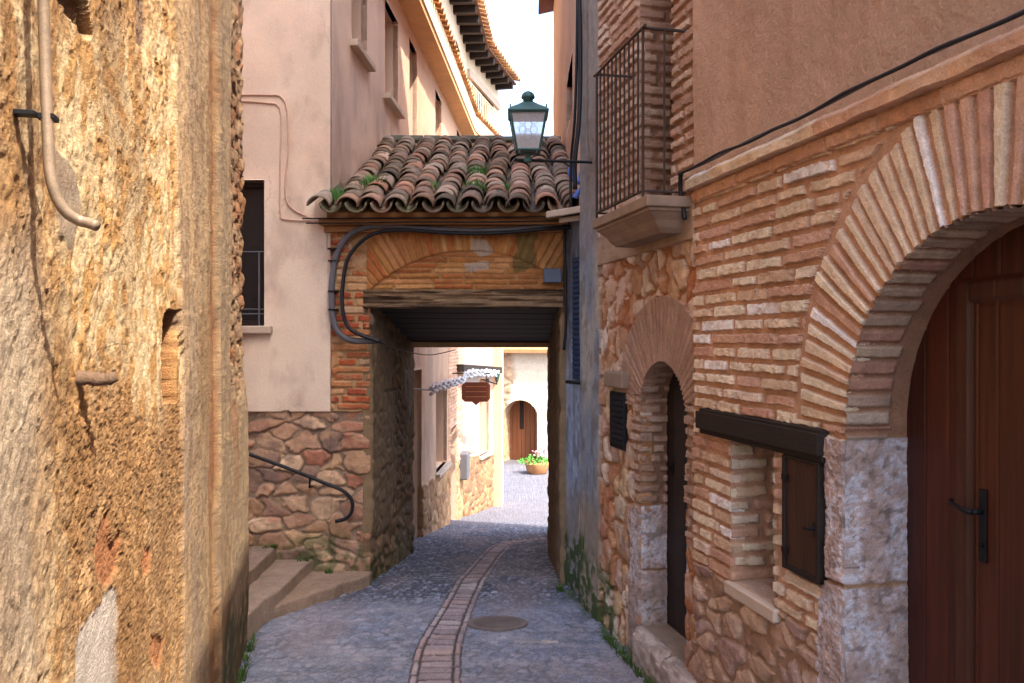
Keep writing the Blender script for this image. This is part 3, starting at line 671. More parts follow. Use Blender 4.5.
def hcW(s, z):
    a = fbm(s*5, z*3, 101, 5); b = fbm(s*22, z*14, 102, 4); d = fbm(s*55, z*40, 103, 3); st = fbm(s*14, z*1.6, 104, 4)
    rough = sst(.35, .6, a)
    h = .018*(a-.5)+.009*(b-.5)*(.5+rough)+.008*(d-.5)+.007*(fbm(s*34, z*24, 109, 3)-.5)*rough
    pit = sst(.60, .72, b)*rough; h = h-.006*pit
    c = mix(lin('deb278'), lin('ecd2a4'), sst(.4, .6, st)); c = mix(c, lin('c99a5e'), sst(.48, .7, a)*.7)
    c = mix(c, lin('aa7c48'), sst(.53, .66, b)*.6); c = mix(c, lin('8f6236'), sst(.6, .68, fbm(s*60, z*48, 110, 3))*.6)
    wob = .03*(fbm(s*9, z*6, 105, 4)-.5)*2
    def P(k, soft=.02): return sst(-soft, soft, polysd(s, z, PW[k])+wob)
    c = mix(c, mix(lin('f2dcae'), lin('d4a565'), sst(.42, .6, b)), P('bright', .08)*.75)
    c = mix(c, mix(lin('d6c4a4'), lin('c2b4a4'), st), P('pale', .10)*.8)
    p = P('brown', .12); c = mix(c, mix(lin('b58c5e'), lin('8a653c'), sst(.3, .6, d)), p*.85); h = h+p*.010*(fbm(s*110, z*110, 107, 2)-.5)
    p = P('white', .008); c = mix(c, cst('ded2c4', 5, 20)(s, z), p); h = h*(1-p*.7)-.005*p
    for k in ('brick', 'brick2', 'brick3'):
        p = P(k, .006); c = mix(c, cst('bd7c50', 6, 15)(s, z), p*.85); h = h*(1-p*.3)-.009*p
    p = P('lightp', .01); c = mix(c, lin('d0a878'), p*.8)
    p = P('dstone', .006); c = mix(c, lin('7d6450'), p); h = h-.03*p
    p = P('scar', .006); c = mix(c, lin('a08468'), p); h = h-.012*p
    p = P('grey_patch', .01); c = mix(c, lin('ab9a88'), p*.8); h = h*(1-.7*p)+.006*p  # grey patch beside the pipe, smoother than the wall round it
    # hole with bricks behind
    q = polysd(s, z, PW['hole'])+wob*.3; p = sst(-.004, .006, q)
    hb, cb, _ = bricks(s, z, k=51, length=.2, depth=.02, cols=['b87a48', 'a5683c', 'c48c5a'], mcol=lin('8a6240'))
    h = h*(1-p)+(-.075+hb)*p; c = mix(c, cb, p)
    # successive render bands at the far end
    e0 = sg0+.05+.5*(fbm(z*1.6, s*0, 111, 5)-.5); g = sst(-.006, .02, s-e0)*.8
    lowcut = sst(.25, .5, z+.2*(fbm(s*5, z*0, 113, 3)-.5))
    gh = .018*(fbm(s*4, z*2, 114, 4)-.5)+.006*(d-.5)+.018
    gc = mix(lin('cbae88'), lin('b09a82'), sst(.35, .6, fbm(s*5, z*1.2, 115, 5))); gc = mix(gc, lin('dcb988'), sst(.45, .65, fbm(s*12, z*3, 108, 4))*.6); gc = mix(gc, lin('8a7054'), sst(.52, .7, b)*.6)
    h = h*(1-g)+gh*g; c = mix(c, gc, g)
    e1 = sg1+.03*(fbm(z*4, s*0, 116, 3)-.5); g = sst(0, .006, s-e1)*(s < sg2+.04)
    oc = mix(lin('c99a68'), lin('b87a4e'), sst(.5, .62, fbm(s*9, z*3.5, 117, 4))); h = h-.012*g; c = mix(c, oc, g*.8)
    e2 = sg2+.06*(fbm(z*3, s*0, 118, 3)-.5); g = sst(0, .006, s-e2)
    c = mix(c, mix(mix(lin('c8ac88'), lin('ae967a'), st), lin('dcbc90'), sst(.5, .68, b)), g); h = h+.02*g
    e3 = sg3+.15*(fbm(z*2.5, s*0, 119, 3)-.5)+.12*sst(1.4, .6, z); hr, cr, m = rubble(s, z, .12, .11, k=52, cols=['c8a67e', 'b99470', 'd2b088', 'ac8c70', 'b87a50'], mcol=lin('b5926c'), depth=.03, mw=.012)
    g = sst(0, .008, s-e3)*sst(1.5, 1.9, z+.5*(a-.5)); h = h*(1-g)+(hr-.01)*g; c = mix(c, cr, g)
    ru = sst(.6, .68, fbm(s*3.2, z*2.4, 120, 3))*(s > sg1); c = mix(c, lin('b5703f'), ru*.4)
    ms = sst(0, .25, .75*(.35+1.1*fbm(s*3, z*2, 121, 3))-z)*sst(4.1, 4.4, s+.3*(st-.5))*sst(.32, .5, fbm(s*16, z*12, 122, 3)); c = mix(c, lin('3f5420'), ms*.85)
    c = c*(1-.42*sst(sg0-.15, sg2, s))[:, None]; c = mix(c, lin('86643f'), .5*sst(.52, .7, fbm(s*2.6, z*1.1, 123, 5)))  # colour darkened toward the far end, standing in for shade
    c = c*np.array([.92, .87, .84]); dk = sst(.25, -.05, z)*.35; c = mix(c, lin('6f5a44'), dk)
    return h, c
us = np.unique(np.round(np.concatenate([np.arange(.6, WL.S(-10), .02), pxs(WL, -10, 243, 1.0)]), 5)); us = us[us <= 5.735]
vs = np.concatenate([np.arange(-.1, 3.75, .0055), np.arange(3.75, 6.2, .04)])
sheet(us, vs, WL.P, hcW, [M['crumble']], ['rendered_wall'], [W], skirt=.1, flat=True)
poly_body('house_body', [xy(WL, .0, -.09), xy(WL, 5.70, -.09), xy(WL, 5.70, -5), xy(WL, .0, -5)], -.3, 6.15, M['wall'], W)
poly_body('roof', [xy(WL, -.1, .2), xy(WL, 5.8, .2), xy(WL, 5.8, -5.2), xy(WL, -.1, -5.2)], 6.2, 6.4, M['terracotta'], W)
b = MB(); R_ = [WL.off(.05+.03*t).P(WL.off(.05+.03*t).S(x), WL.off(.05+.03*t).Z(x, y)) for x, y, t in ((42.5, -60, 0), (43.5, 0, 0), (45.5, 70, 0), (48, 137, .1), (50, 172, .2), (56, 196, .5), (66, 212, 1), (78, 220, 1.6), (88, 223, 2.2), (97, 226, 2.8))]
b.tube([R_[0]+np.array([0, 0, 1.4])]+smoothpath(R_, 5), .0105, 12)
pp = b.build('downpipe', M['pipe'], None, 0, True); tag(pp, 'thin curved metal pipe clamped to the crumbling ochre wall', 'pipe')
b = MB(); q = WL.P(WL.S(48), WL.Z(48, 137), 0); fz = q[2]
s_ = WL.off(.05).S(48); b.box(WL, s_-.018, s_+.018, fz-.005, fz+.005, .034, .065); b.box(WL, s_-.04, s_-.012, fz-.005, fz+.004, -.02, .038)
b.build('pipe_clamp', M['iron'], pp, .001)
b = MB(); s_ = WL.S(76); z_ = WL.Z(76, 379)
b.tube(smoothpath([WL.P(s_, z_, -.03), WL.P(s_+.01, z_+.002, .02), WL.P(s_+.02, z_-.003, .05), WL.P(s_+.03, z_+.004, .08)], 4), [.020, .019, .017, .019, .016, .015, .018, .016, .014, .013, .017, .014, .012][:13], 9)
tag(b.build('wooden_peg', mat('grey weathered peg', '6b5442', bump=1, bdist=.006, nscale=60, var=.3), None, 0, True), 'short weathered wooden peg sticking out of the ochre wall', 'peg')
# ================================================================== pink house beyond, long curved side wall
H = thing('pink_house', 'long pink plastered house with stone base and curved tiled terrace above the archway', 'house', (-2, 6.9, 0))
STC = ['bd967a', 'a57c66', 'caa888', '9c7f70', 'cda882', 'b07860', 'b59070', '8a7064', 'd4b494']
def hcPk(s, z):
    h = .012*(fbm(s*1.5, z*1.5, 131, 4)-.5)
    c = mix(lin('e2cfba'), lin('d2bca8'), sst(.35, .65, fbm(s*1.6, z*1.1, 132, 4)))
    c = mix(c, lin('ab9284'), sst(.52, .75, fbm(s*4.5, z*2.4, 133, 5))*.55); c = mix(c, lin('e2c6b0'), sst(.55, .7, fbm(s*2.5, z*3, 130, 4))*.4); c = mix(c, lin('94786a'), .5*cracks(s, z, 129))
    hr, cr, _ = rubble(s, z, .23, .135, k=53, cols=STC, mcol=lin('957f6c'), depth=.026, mw=.012, round_=.006, warp=.11)
    tp = z > 1.42+.012*(fbm(s*6, z*0, 134, 2)-.5)
    h2_, c2 = hr-.02, cr
    hb, cb, _ = bricks(s, z, k=54, course=.07, length=.3, cols=['b5683c', 'a65c38'], mcol=lin('94705a'))
    c2 = mossy(c2, z-.22, s, 135, .25)
    h, c = put(h+.02, c, h2_, c2, ~tp)
    return h, c
wx0, wx1, wz0, wz1 = -2.95, -2.055, 2.13, 3.34
def sdPk(s, z): return -boxsd(s, z, wx0, wx1, wz0, wz1)
sheet(np.linspace(-3.4, -1.5046, 224), np.concatenate([np.arange(-.1, 5.2, .0085)]), PF.P, hcPk, [M['plaster'], M['masonry']], ['front_wall', 'stone_base'], [H, H], sdf=sdPk, part=lambda s, z: (z < 1.42).astype(int))
b = MB(); b.box(PF, -3.4, -1.505, 5.19, 6.0, -.3, .0); b.build('upper_front_wall', M['bodypink'], H)
def win(fr, s0, s1, z0, z1, depth, sill=True, frame=True, m=None, dark='pane', parent=None, arch=False):
    parent = parent or H; m = m or M['plasterU']
    g = MB(); g.box(fr, s0-.02, s1+.02, z0-.02, z1+.02, -depth-.04, -depth)
    wo = g.build('window' if dark == 'pane' else 'door', M[dark], parent)
    g = MB(); t = .03
    for a_, b_, c_, d_ in ((s0-t, s0, z0-t, z1+t), (s1, s1+t, z0-t, z1+t), (s0, s1, z0-t, z0), (s0, s1, z1, z1+t)): g.box(fr, a_, b_, c_, d_, -depth-.04, .0)
    g.build('window_reveal' if dark == 'pane' else 'door_reveal', m, parent)
    if frame and dark == 'pane':
        g = MB(); w_ = .045
        for a_, b_, c_, d_ in ((s0, s0+w_, z0, z1), (s1-w_, s1, z0, z1), (s0+w_, s1-w_, z0, z0+w_), (s0+w_, s1-w_, z1-w_, z1), ((s0+s1)/2-.02, (s0+s1)/2+.02, z0+w_, z1-w_)):
            g.box(fr, a_, b_, c_, d_, -depth, -depth+.04)
        g.build('window_frame', M['shade'], wo, .003)
    if sill:
        g = MB(); g.box(fr, s0-.07, s1+.07, z0-.065, z0-.002, -.05, .075); g.build('window_sill', M['sill'], parent, .008)
    return wo
w1 = win(PF, wx0, wx1, wz0, wz1, .12)
b = MB()
for i in range(3): b.box(PF, -2.6+i*.24, -2.588+i*.24, wz0, wz0+.62, -.045, -.033)
for z_ in (wz0+.1, wz0+.14, wz0+.62): b.tube([PF.P(wx0, z_, -.04), PF.P(wx1, z_, -.04)], .006, 6)
b.build('window_guard', M['greypvc'], w1)
# side wall, first stretch
def sidehc(k, base_top, k0=0.):
    def hc(s, z):
        n = fbm(s*1.0, z*.8, k, 4)
        h = .02*(n-.5)+.012*(fbm(s*5, z*5, k+1, 3)-.5)
        c = mix(lin('dcc2ae'), lin('c8a284'), sst(1., 4.5, s)); c = mix(c, lin('b6a29c'), sst(.45, .68, fbm(s*2, z*.8, k+2, 4))*.55*sst(5, 0, s))  # grey of near shade and warmth of far sun put into the colour
        if k == 141:
            st = sst(.4, .65, fbm(s*3.5, z*1.3, k+5, 5))*sst(5.2, 4.2, z); c = mix(c, lin('94806f'), st*.45)
        bt = base_top(s)
        hr, cr, _ = rubble(s, z, .3, .2, k=k+3, cols=['b58a62', 'a57a54', 'bf9870', 'a0704c', 'b58e68', '997458'], mcol=lin('b08e6c'), depth=.028, mw=.016, round_=.012)
        return put(h, c, hr, cr, z < bt+.04*(fbm(s*3, z*0, k+4, 2)-.5))
    return hc
ops = []
def S1(px): return SW1.S(px)
for (x0, x1, z0, z1) in ((351.5, 367, 4.75, 5.78), (385, 398, 4.70, 5.75), (409, 417, 3.6, 5.84), (435.2, 441.5, 4.0, 5.86), (456.8, 462.3, 4.2, 5.92), (436, 447, -.03, 1.25)):
    ops.append((S1(x0), S1(x1), z0, z1))
dops = [(S1(412.5), S1(421.5), -1.2, 1.62), (S1(449.5), S1(456.5), -1.9, .50)]
def sd1(s, z):
    d = np.full(s.shape, -9.)
    for o in ops+dops: d = np.maximum(d, boxsd(s, z, *o))
    return -d
bt1 = lambda s: -.02-.055*(s-5.0)
hc1 = sidehc(141, bt1)
# brick piers either side of the narrow door
pa, pb = S1(448.5), S1(462)
def hc1b(s, z):
    h, c = hc1(s, z); hb, cb, _ = bricks(s, z, k=57, course=.06, length=.22, cols=['d8b498', 'cda68a', 'c89c80'], mcol=lin('b8927a'))
    return put(h, c, hb+.015, cb, (s > pa-.05) & (s < pb+.1) & (z < 1.9) & (z > bt1(s)))
sheet(np.arange(.075, 9.32, .022), np.arange(-2.0, 6.06, .022), SW1.P, hc1b, [M['plaster'], M['masonry']], ['side_wall', 'stone_base'], [H, H], sdf=sd1, part=lambda s, z: (z < bt1(s)).astype(int))
for i, o in enumerate(ops): win(SW1, *o, .26, sill=i in (0, 1, 5), frame=True)
for o in dops: win(SW1, *o, .3, sill=False, dark='woodP')
def S2(px): return SW2.S(px)
so = (S2(479.5), S2(489), -.42, 1.2)
L2 = math.hypot(.64, 2.8)
bt2 = lambda s: -.25-.11*s
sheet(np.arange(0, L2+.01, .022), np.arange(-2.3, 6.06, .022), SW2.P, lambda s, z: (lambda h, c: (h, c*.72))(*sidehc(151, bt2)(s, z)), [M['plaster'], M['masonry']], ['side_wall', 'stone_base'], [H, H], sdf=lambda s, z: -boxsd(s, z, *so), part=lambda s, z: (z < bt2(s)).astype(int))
win(SW2, *so, .35, sill=True)
# corner pier
b = MB(); e_ = SW2.P(L2, 0, 0); b.hexa([(-.45, 18.6, -2.3), (-.43, 19.4, -2.3), (-.20, 19.4, -2.3), (-.22, 18.6, -2.3), (-.45, 18.6, 6.0), (-.43, 19.4, 6.0), (-.20, 19.4, 6.0), (-.22, 18.6, 6.0)])
b.cur = None
b.build('corner_pier', mat('tan plaster pier', 'd6ab86', bump=.5, bdist=.01, nscale=12, var=.12), H, .02)
b = MB(); za, zb_ = 1.585, 1.43
pA, pB = np.array([-.99, 15.75, 0]), SW2.P(L2-.15, 0, 0)
b.hexa([SW1.P(S1(455.5), za-.13, -.02), SW2.P(L2-.45, zb_-.14, -.02), SW2.P(L2-.45, zb_-.14, .22), SW1.P(S1(455.5), za-.13, .16), SW1.P(S1(455.5), za, -.02), SW2.P(L2-.45, zb_, -.02), SW2.P(L2-.45, zb_, .22), SW1.P(S1(455.5), za, .16)])
b.build('shop_lintel', M['beam'], H, .01)
b = MB(); b.box(SW1, S1(459), S1(461.8), -.62, -.12, .0, .16); b.build('meter_box', M['greypvc'], H, .02)
b = MB(); b.box(SW2, .55, .95, -.25, .12, .0, .02); b.build('notice_board', M['sill'], H, .004)
# body, terrace, upper storey
inner = [(-6, 7.2), (-1.84, 7.2), (-1.32, 16.1), (-.76, 18.6), (-.76, 20.5), (-7, 21)]
poly_body('house_body', inner, -2.6, 5.99, M['bodypink'], H)
def strip(name, poly, d0, d1, z0, z1, m, parent=H, bevel=0):
    """wall-like strip following a polyline (outward offset d towards +X side)"""
    P = [np.array(p, float) for p in poly]; nn = []
    for i in range(len(P)):
        t = P[min(i+1, len(P)-1)]-P[max(i-1, 0)]; t /= np.hypot(*t); nn.append(np.array([t[1], -t[0]]))
    g = MB(); V = []
    for p, n in zip(P, nn):
        for d, z in ((d0, z0), (d1, z0), (d1, z1), (d0, z1)): V.append((*(p+n*d), z))
    Fc = [(0, 1, 2, 3), tuple(4*(len(P)-1)+i for i in (3, 2, 1, 0))]
    for i in range(len(P)-1):
        for q in range(4): Fc.append((4*i+q, 4*(i+1)+q, 4*(i+1)+(q+1) % 4, 4*i+(q+1) % 4))
    g.add(V, Fc); return g.build(name, m, parent, bevel)
low = [(-1.51, 6.9), (-1.20, 12.2), (-.97, 16.2), (-.36, 19.0)]
M['lightwall'] = mat('cream terrace render', 'e3cfae', bump=.3, bdist=.006, nscale=14, var=.06, vscale=2)
strip('terrace_slab', [(p[0], p[1]) for p in low], -3, .25, 6.02, 6.10, mat('terrace soffit', 'c99a68', var=.12), H)
strip('terrace_parapet', low, .10, .27, 6.104, 6.40, M['lightwall'], H)
def along(poly, step):
    P = [np.array(p, float) for p in poly]; out = []
    for a, b_ in zip(P, P[1:]):
        L = np.hypot(*(b_-a)); n = max(1, int(L/step)); t = (b_-a)/L
        for i in range(n): out.append((a+(b_-a)*(i+.5)/n, t, np.array([t[1], -t[0]])))
    return out
TC = ['a9836a', 'b98f70', '8f7466', 'c29c7c', 'a07a60', '7d6c62']
def tile_at(b, c, ax, side, up, r0, r1, ln, th=.014, seg=7, conc=False, cols=TC, rnd=random):
    b.cur = tuple(lin(rnd.choice(cols))*rnd.uniform(.75, 1.2)); V = []; n = seg+1
    for (r, t) in ((r0, 0), (r1, ln)):
        for rr in (r, r-th):
            for q in range(n):
                a = math.pi*q/seg
                V.append(c+ax*t+side*rr*math.cos(a)+up*(rr*math.sin(a)*.9*(-1 if conc else 1)))
    Fc = []
    for q in range(seg):
        Fc += [(q, q+1, 2*n+q+1, 2*n+q), (n+q+1, n+q, 3*n+q, 3*n+q+1), (q+1, q, n+q, n+q+1), (2*n+q, 2*n+q+1, 3*n+q+1, 3*n+q)]
    Fc += [(0, 2*n, 3*n, n), (n-1, 2*n-1, 4*n-1, 3*n-1)]
    b.add(V, Fc)
b = MB(); UP = np.array([0, 0, 1.])
for p, t, n in along(low, .19):
    n3 = np.array([n[0], n[1], -.35]); n3 /= np.linalg.norm(n3); t3 = np.array([t[0], t[1], 0]); u3 = np.cross(t3, -n3); u3 *= np.sign(u3[2])
    c = np.array([*(p+n*.33), 6.40]); tile_at(b, c, -n3, t3, u3, .075, .065, .3, seg=5, cols=['c98f5c', 'b97c4c', 'd8a070', 'a8764c'])
b.build('parapet_tiles', M['tile'], H, usecol=True, smooth=True)
upl = [(-1.62, 7.0), (-1.28, 13.0), (-1.10, 15.1), (-.95, 17.6), (-.34, 20.2)]
# upper storey wall with one loggia opening
UW = []
for i in range(len(upl)-1):
    a, b_ = np.array(upl[i]), np.array(upl[i+1]); t = b_-a; UW.append(Frame(a, t, (t[1], -t[0])))
def upsheet(i, openings):
    L = math.hypot(upl[i+1][0]-upl[i][0], upl[i+1][1]-upl[i][1])
    def sd(s, z):
        d = np.full(s.shape, -9.)
        for o in openings: d = np.maximum(d, boxsd(s, z, *o))
        return -d
    sheet(np.arange(0, L+.03, .04), np.arange(6.1, 8.25, .04), UW[i].P, lambda s, z: (s*0, cst('e6d4b8', 161+i, 2, .15)(s, z)), [M['plaster']], ['upper_wall'], [H], sdf=sd)
    for o in openings: win(UW[i], *o, .25, sill=False)
upsheet(0, [(1.5, 2.5, 6.3, 7.5), (4.2, 5.2, 6.3, 7.5)]); upsheet(1, [(.9, 1.4, 6.9, 7.6)]); upsheet(2, [(.6, 1.2, 6.6, 7.7)]); upsheet(3, [(.35, 2.2, 6.75, 7.62)])
strip('loggia_beam', [upl[3], upl[4]], -.02, .06, 7.62, 7.78, M['sill'], H)
poly_body('upper_body', [(-5, 7.05), (-2.0, 7.05), (-1.5, 15.1), (-1.33, 17.6), (-.8, 20.2), (-5, 20.5)], 6.1, 8.2, M['lightwall'], H)
b = MB()
for p, t, n in along(upl, .42):
    f_ = Frame(p, t, n); b = MB(); b.box(f_, -.055, .055, 8.06, 8.20, -.1, .42); b.build('rafter', M['beam'], H, .01)
strip('eave_boards', upl, -.3, .46, 8.203, 8.24, mat('eave board', '6b4f3c', var=.3), H)
b = MB()
for p, t, n in along(upl, .2):
    n3 = np.array([n[0], n[1], -.3]); n3 /= np.linalg.norm(n3); t3 = np.array([t[0], t[1], 0]); u3 = np.cross(t3, -n3); u3 *= np.sign(u3[2])
    tile_at(b, np.array([*(p+n*.56), 8.27]), -n3, t3, u3, .08, .07, .5, seg=5, cols=['d8a878', 'c8956a', 'b98560'])
b.build('eave_tiles', M['tile'], H, usecol=True, smooth=True)
g = MB(); V = [(*p, 8.3) for p in upl]+[(-5, 20.5, 9.6), (-5, 7.05, 9.6)]; g.add(V, [tuple(range(len(V)))]); g.build('roof', M['terracotta'], H)
b = MB()
rp = [(p+n*.16) for p, t, n in along(low[2:], .14)]
for p in rp: b.tube([(*p, 6.42), (*p, 7.05)], .008, 5)
b.tube([(*p, 7.05) for p in rp], .014, 6); b.tube([(*p, 6.5) for p in rp], .01, 6)
b.build('terrace_railing', M['rope'], H)
# ================================================================== archway
R = thing('archway', 'covered archway across the lane with clay tile roof and timber lintel', 'archway', (-.4, 6.9, 0))
OR_ = ['c08a50', 'b57a44', 'cf9c66', 'b56a3c', 'c99260', 'ad7446']
FS, FZ, FR = -.349, 1.555, 1.205
def hcR(s, z):
    h, c, _ = bricks(s, z, k=61, course=.062, length=.26, mort=.014, cols=['c08456', 'bd5f38', 'cfa074', 'b86a44', 'c9a684', 'b0553a'], mcol=lin('bd9a72'))
    big = fbm(s*2.5, z*2.2, 62, 2); hr, cr, _ = rubble(s, z, .2, .13, k=63, cols=['c4976a', 'b5855c', 'cdb08c', 'bf7a50'], mcol=lin('b08a60'), depth=.03)
    h, c = put(h, c, hr, cr, (s < -1.15) & (big > .66))
    hb, cb, _ = bricks(s, z, k=64, course=.045, length=.34, mort=.01, depth=.012, cols=OR_+['9c6038'], mcol=lin('b08254'))
    h, c = put(h, c, hb-.015, cb, (s > -1.18))
    hv, cv, r, a = voussoir(s, z, FS, FZ, FR, .42, .062, 65, OR_, lin('b5814e'), depth=.012, mort=.014)
    h, c = put(h, c, hv+.006, cv, (r > FR) & (r < FR+.42) & (z > 2.38) & (s > -1.2))
    pt = polysd(s, z, PF.pts([(472, 238), (486, 240), (492, 252), (480, 258), (470, 250)]))+.05*(fbm(s*12, z*12, 66, 3)-.5); p = sst(0, .01, pt); c = mix(c, lin('bdb0a2'), p*.8)
    pt = polysd(s, z, PF.pts([(462, 262), (488, 262), (492, 270), (466, 272)]))+.05*(fbm(s*12, z*12, 67, 3)-.5); p = sst(0, .01, pt); c = mix(c, lin('b9aca0'), p*.8)
    pt = polysd(s, z, PF.pts([(512, 232), (540, 230), (536, 268), (514, 272)]))+.12*(fbm(s*9, z*9, 68, 3)-.5); p = sst(0, .02, pt); c = mix(c, lin('5d5a34'), p*.75)
    hs, cs_, _ = rubble(s, z, .23, .135, k=53, cols=STC, mcol=lin('957f6c'), depth=.026, mw=.012, round_=.006, warp=.11)
    hs2, cs2 = hs-.02, mossy(cs_, z-.22, s, 135, .25)
    h, c = put(h, c, hs2, cs2, z < 1.42)
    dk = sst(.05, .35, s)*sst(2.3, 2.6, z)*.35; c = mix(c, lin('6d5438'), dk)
    return h, c
def sdR(s, z): return -np.minimum(s+1.18+.02*(fbm(z*8, s*0, 69, 3)-.5), 2.43-z)
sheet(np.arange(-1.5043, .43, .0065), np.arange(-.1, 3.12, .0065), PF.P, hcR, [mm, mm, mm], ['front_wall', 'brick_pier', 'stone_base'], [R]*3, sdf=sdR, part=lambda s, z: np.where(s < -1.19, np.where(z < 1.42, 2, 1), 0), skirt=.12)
b = MB(); V = []
g = MB(); random.seed(3)
sheet(np.arange(-1.23, .43, .01), np.linspace(0, 1, 60), lambda s, t, h: PF.P(s, np.where(t < .25, 2.285, np.where(t < .75, 2.285+.145*(t-.25)*2, 2.43))+h*np.where(t < .25, -1, np.where(t < .75, 0, 1)), np.where(t < .25, -.2+t*4*.255, np.where(t < .75, .055, .055-(t-.75)*1.0))+h*((t >= .25) & (t < .75))),
      lambda s, t: (.035*(fbm(s*1.5, t*9, 201, 5)-.5)-.02*sst(.56, .6, fbm(s*2.2, t*14, 202, 4)), mix(lin('8a7258'), lin('4e3e30'), sst(.38, .62, fbm(s*3, t*13, 203, 5)))), [M['masonry']], ['lintel'], [R], skirt=0)
g.box(PF, -1.22, .42, 2.31, 2.40, -.25, .02); g.build('lintel', M['greybeam'], R, .015)
g = MB()
for i in range(8):
    y_ = 7.16+i*.27; z_ = 2.30-.155*(y_-7.15); g = MB(); g.hexa([(-1.22, y_, z_), (.44, y_, z_-.01), (.44, y_+.265, z_-.050), (-1.22, y_+.265, z_-.040), (-1.22, y_, z_+.1), (.44, y_, z_+.1), (.44, y_+.265, z_+.07), (-1.22, y_+.265, z_+.07)])
    g.build('ceiling_plank', M['beam'], R, .008)
g = MB(); g.hexa([(-1.3, 7.1, 2.36), (.5, 7.1, 2.36), (.5, 9.4, 2.03), (-1.3, 9.4, 2.03), (-1.3, 7.1, 2.44), (.5, 7.1, 2.44), (.5, 9.4, 2.10), (-1.3, 9.4, 2.10)]); g.build('ceiling', M['beam'], R)
LP = Frame((-1.18, 6.9), (.06, 2.4), (2.4, -.06))
def hcL(s, z):
    h, c, _ = rubble(s, z, .2, .14, k=71, cols=['8c7458', '7d6650', '9a8064', '83705c', '927050'], mcol=lin('7a6248'), depth=.04)
    n = sst(.42, .6, fbm(s*2.2, z*1.8, 72, 4)); h = h*(1-n*.6)+.02*n; return h, mossy(mix(c, lin('8f7a5e'), n*.8), z+.15*s, s, 73, .3)
sheet(np.arange(-.0, 2.42, .012), np.arange(-.6, 2.45, .012), LP.P, hcL, [mm], ['passage_wall'], [R])
RP = Frame((.41, 6.9), (.0, 2.4), (-1, 0))
sheet(np.arange(0, 2.42, .012), np.arange(-.6, 2.45, .012), RP.P, lambda s, z: (lambda h, c: (h*.6, mix(c, lin('7d6a52'), .5+0*s)))(*hcL(s+3, z)), [mm], ['passage_wall'], [R])
poly_body('pier_core', [(-1.50, 6.96), (-1.23, 6.96), (-1.17, 9.3), (-1.37, 9.3)], -.7, 2.5, M['stone'], R)
poly_body('pier_core', [(.46, 6.96), (.53, 6.96), (.53, 9.3), (.46, 9.3)], -.7, 3.0, M['stone'], R)
poly_body('rear_wall', [(-1.37, 9.12), (.53, 9.12), (.53, 9.3), (-1.37, 9.3)], 1.935, 4.18, M['wall'], R)
# cornice boards
g = MB(); EF = Frame((0, 6.74), (1, 0), (0, -1)); g.box(EF, -1.58, .46, 2.955, 3.005, -.2, -.02); g.box(EF, -1.55, .44, 2.90, 2.953, -.2, -.085)
g.build('cornice', M['tan'], R, .008)
# roof
RY0, RZ0, RY1, RZ1 = 6.58, 3.035, 9.25, 4.20
sl = np.array([0, RY1-RY0, RZ1-RZ0]); SLN = np.linalg.norm(sl); ax = sl/SLN; up = np.array([0, -ax[2], ax[1]]); sd_ = np.array([1., 0, 0])
g = MB(); 
g.hexa([(-1.5, 6.72, 3.0), (.52, 6.72, 3.0), (.52, 9.3, 4.12), (-1.37, 9.3, 4.12), (-1.5, 6.72, 3.045), (.52, 6.72, 3.045), (.52, 9.3, 4.165), (-1.37, 9.3, 4.165)])
g.build('roof_deck', M['tan'], R)
b = MB(); rnd = random.Random(11)
RT = ['94796a', '766658', 'a98874', '80705f', '9a8878', '655a4e', 'b09684', '7c6c5c', '8a6e5c', 'a09080', '76695c', 'a47c68']
nrow = 18
for i in range(11):
    x = -1.53+.2*i
    for r in range(nrow):
        t = r*(SLN-.15)/nrow
        xw = -1.505+.059*max(0, RY0+ax[1]*t-6.9)
        if t > .12 and x < xw+.03: 
            continue
        xx = x+rnd.uniform(-.014, .014)+.018*math.sin(i*2.1+r*.5)
        xx += .0; c = np.array([xx, RY0, RZ0])+ax*(t+rnd.uniform(-.02, .02))+up*(.03+rnd.uniform(-.005, .012))
        axx = ax+up*(-.035)+sd_*rnd.uniform(-.05, .05); axx /= np.linalg.norm(axx)
        tile_at(b, c, axx, sd_, up, .096+rnd.uniform(-.004, .004), .078, .30, seg=9, th=.014, cols=RT, rnd=rnd)
for i in range(1, 12):
    x = -1.63+.2*i
    for r in range(nrow):
        t = r*(SLN-.15)/nrow
        xw = -1.505+.059*max(0, RY0+ax[1]*t-6.9)
        if (t > .12 and x < xw+.0) or x > .56: continue
        c = np.array([x+rnd.uniform(-.008, .008), RY0-.015, RZ0])+ax*t+up*(.058)
        tile_at(b, c, ax, sd_, up, .088, .078, .30, seg=7, conc=True, cols=['6a5c50', '5b5148', '77664e', '66604a', '8a7260'], rnd=rnd)
b.build('tile_roof', M['tile'], R, usecol=True, smooth=True)
g = MB(); rnd = random.Random(5); x = -1.36
while x < .5:
    w_ = rnd.uniform(.28, .45); z_ = 4.22+rnd.uniform(-.008, .012); g.box(Frame((0, 9.30), (1, 0), (0, -1)), x, min(x+w_-.01, .54), z_, z_+.05, -.12, .13, .006); x += w_
g.build('ridge_slabs', mat('mossy ridge slab', '77786c', bump=.8, bdist=.01, var=.25), R, .01)
g = MB(); g.hexa([at(546, 218, 6.35), at(590, 211, 6.35), at(590, 214, 6.85), at(548, 219, 6.85), at(546, 211.5, 6.35), at(590, 204, 6.35), at(590, 207, 6.85), at(548, 212, 6.85)])
g.hexa([at(559, 223, 6.45), at(588, 219.5, 6.45), at(588, 220, 6.85), at(560, 223, 6.85), at(559, 218, 6.45), at(588, 213.5, 6.45), at(588, 214, 6.85), at(560, 218, 6.85)])
g.build('stone_shelf', M['sill'], R, .008)
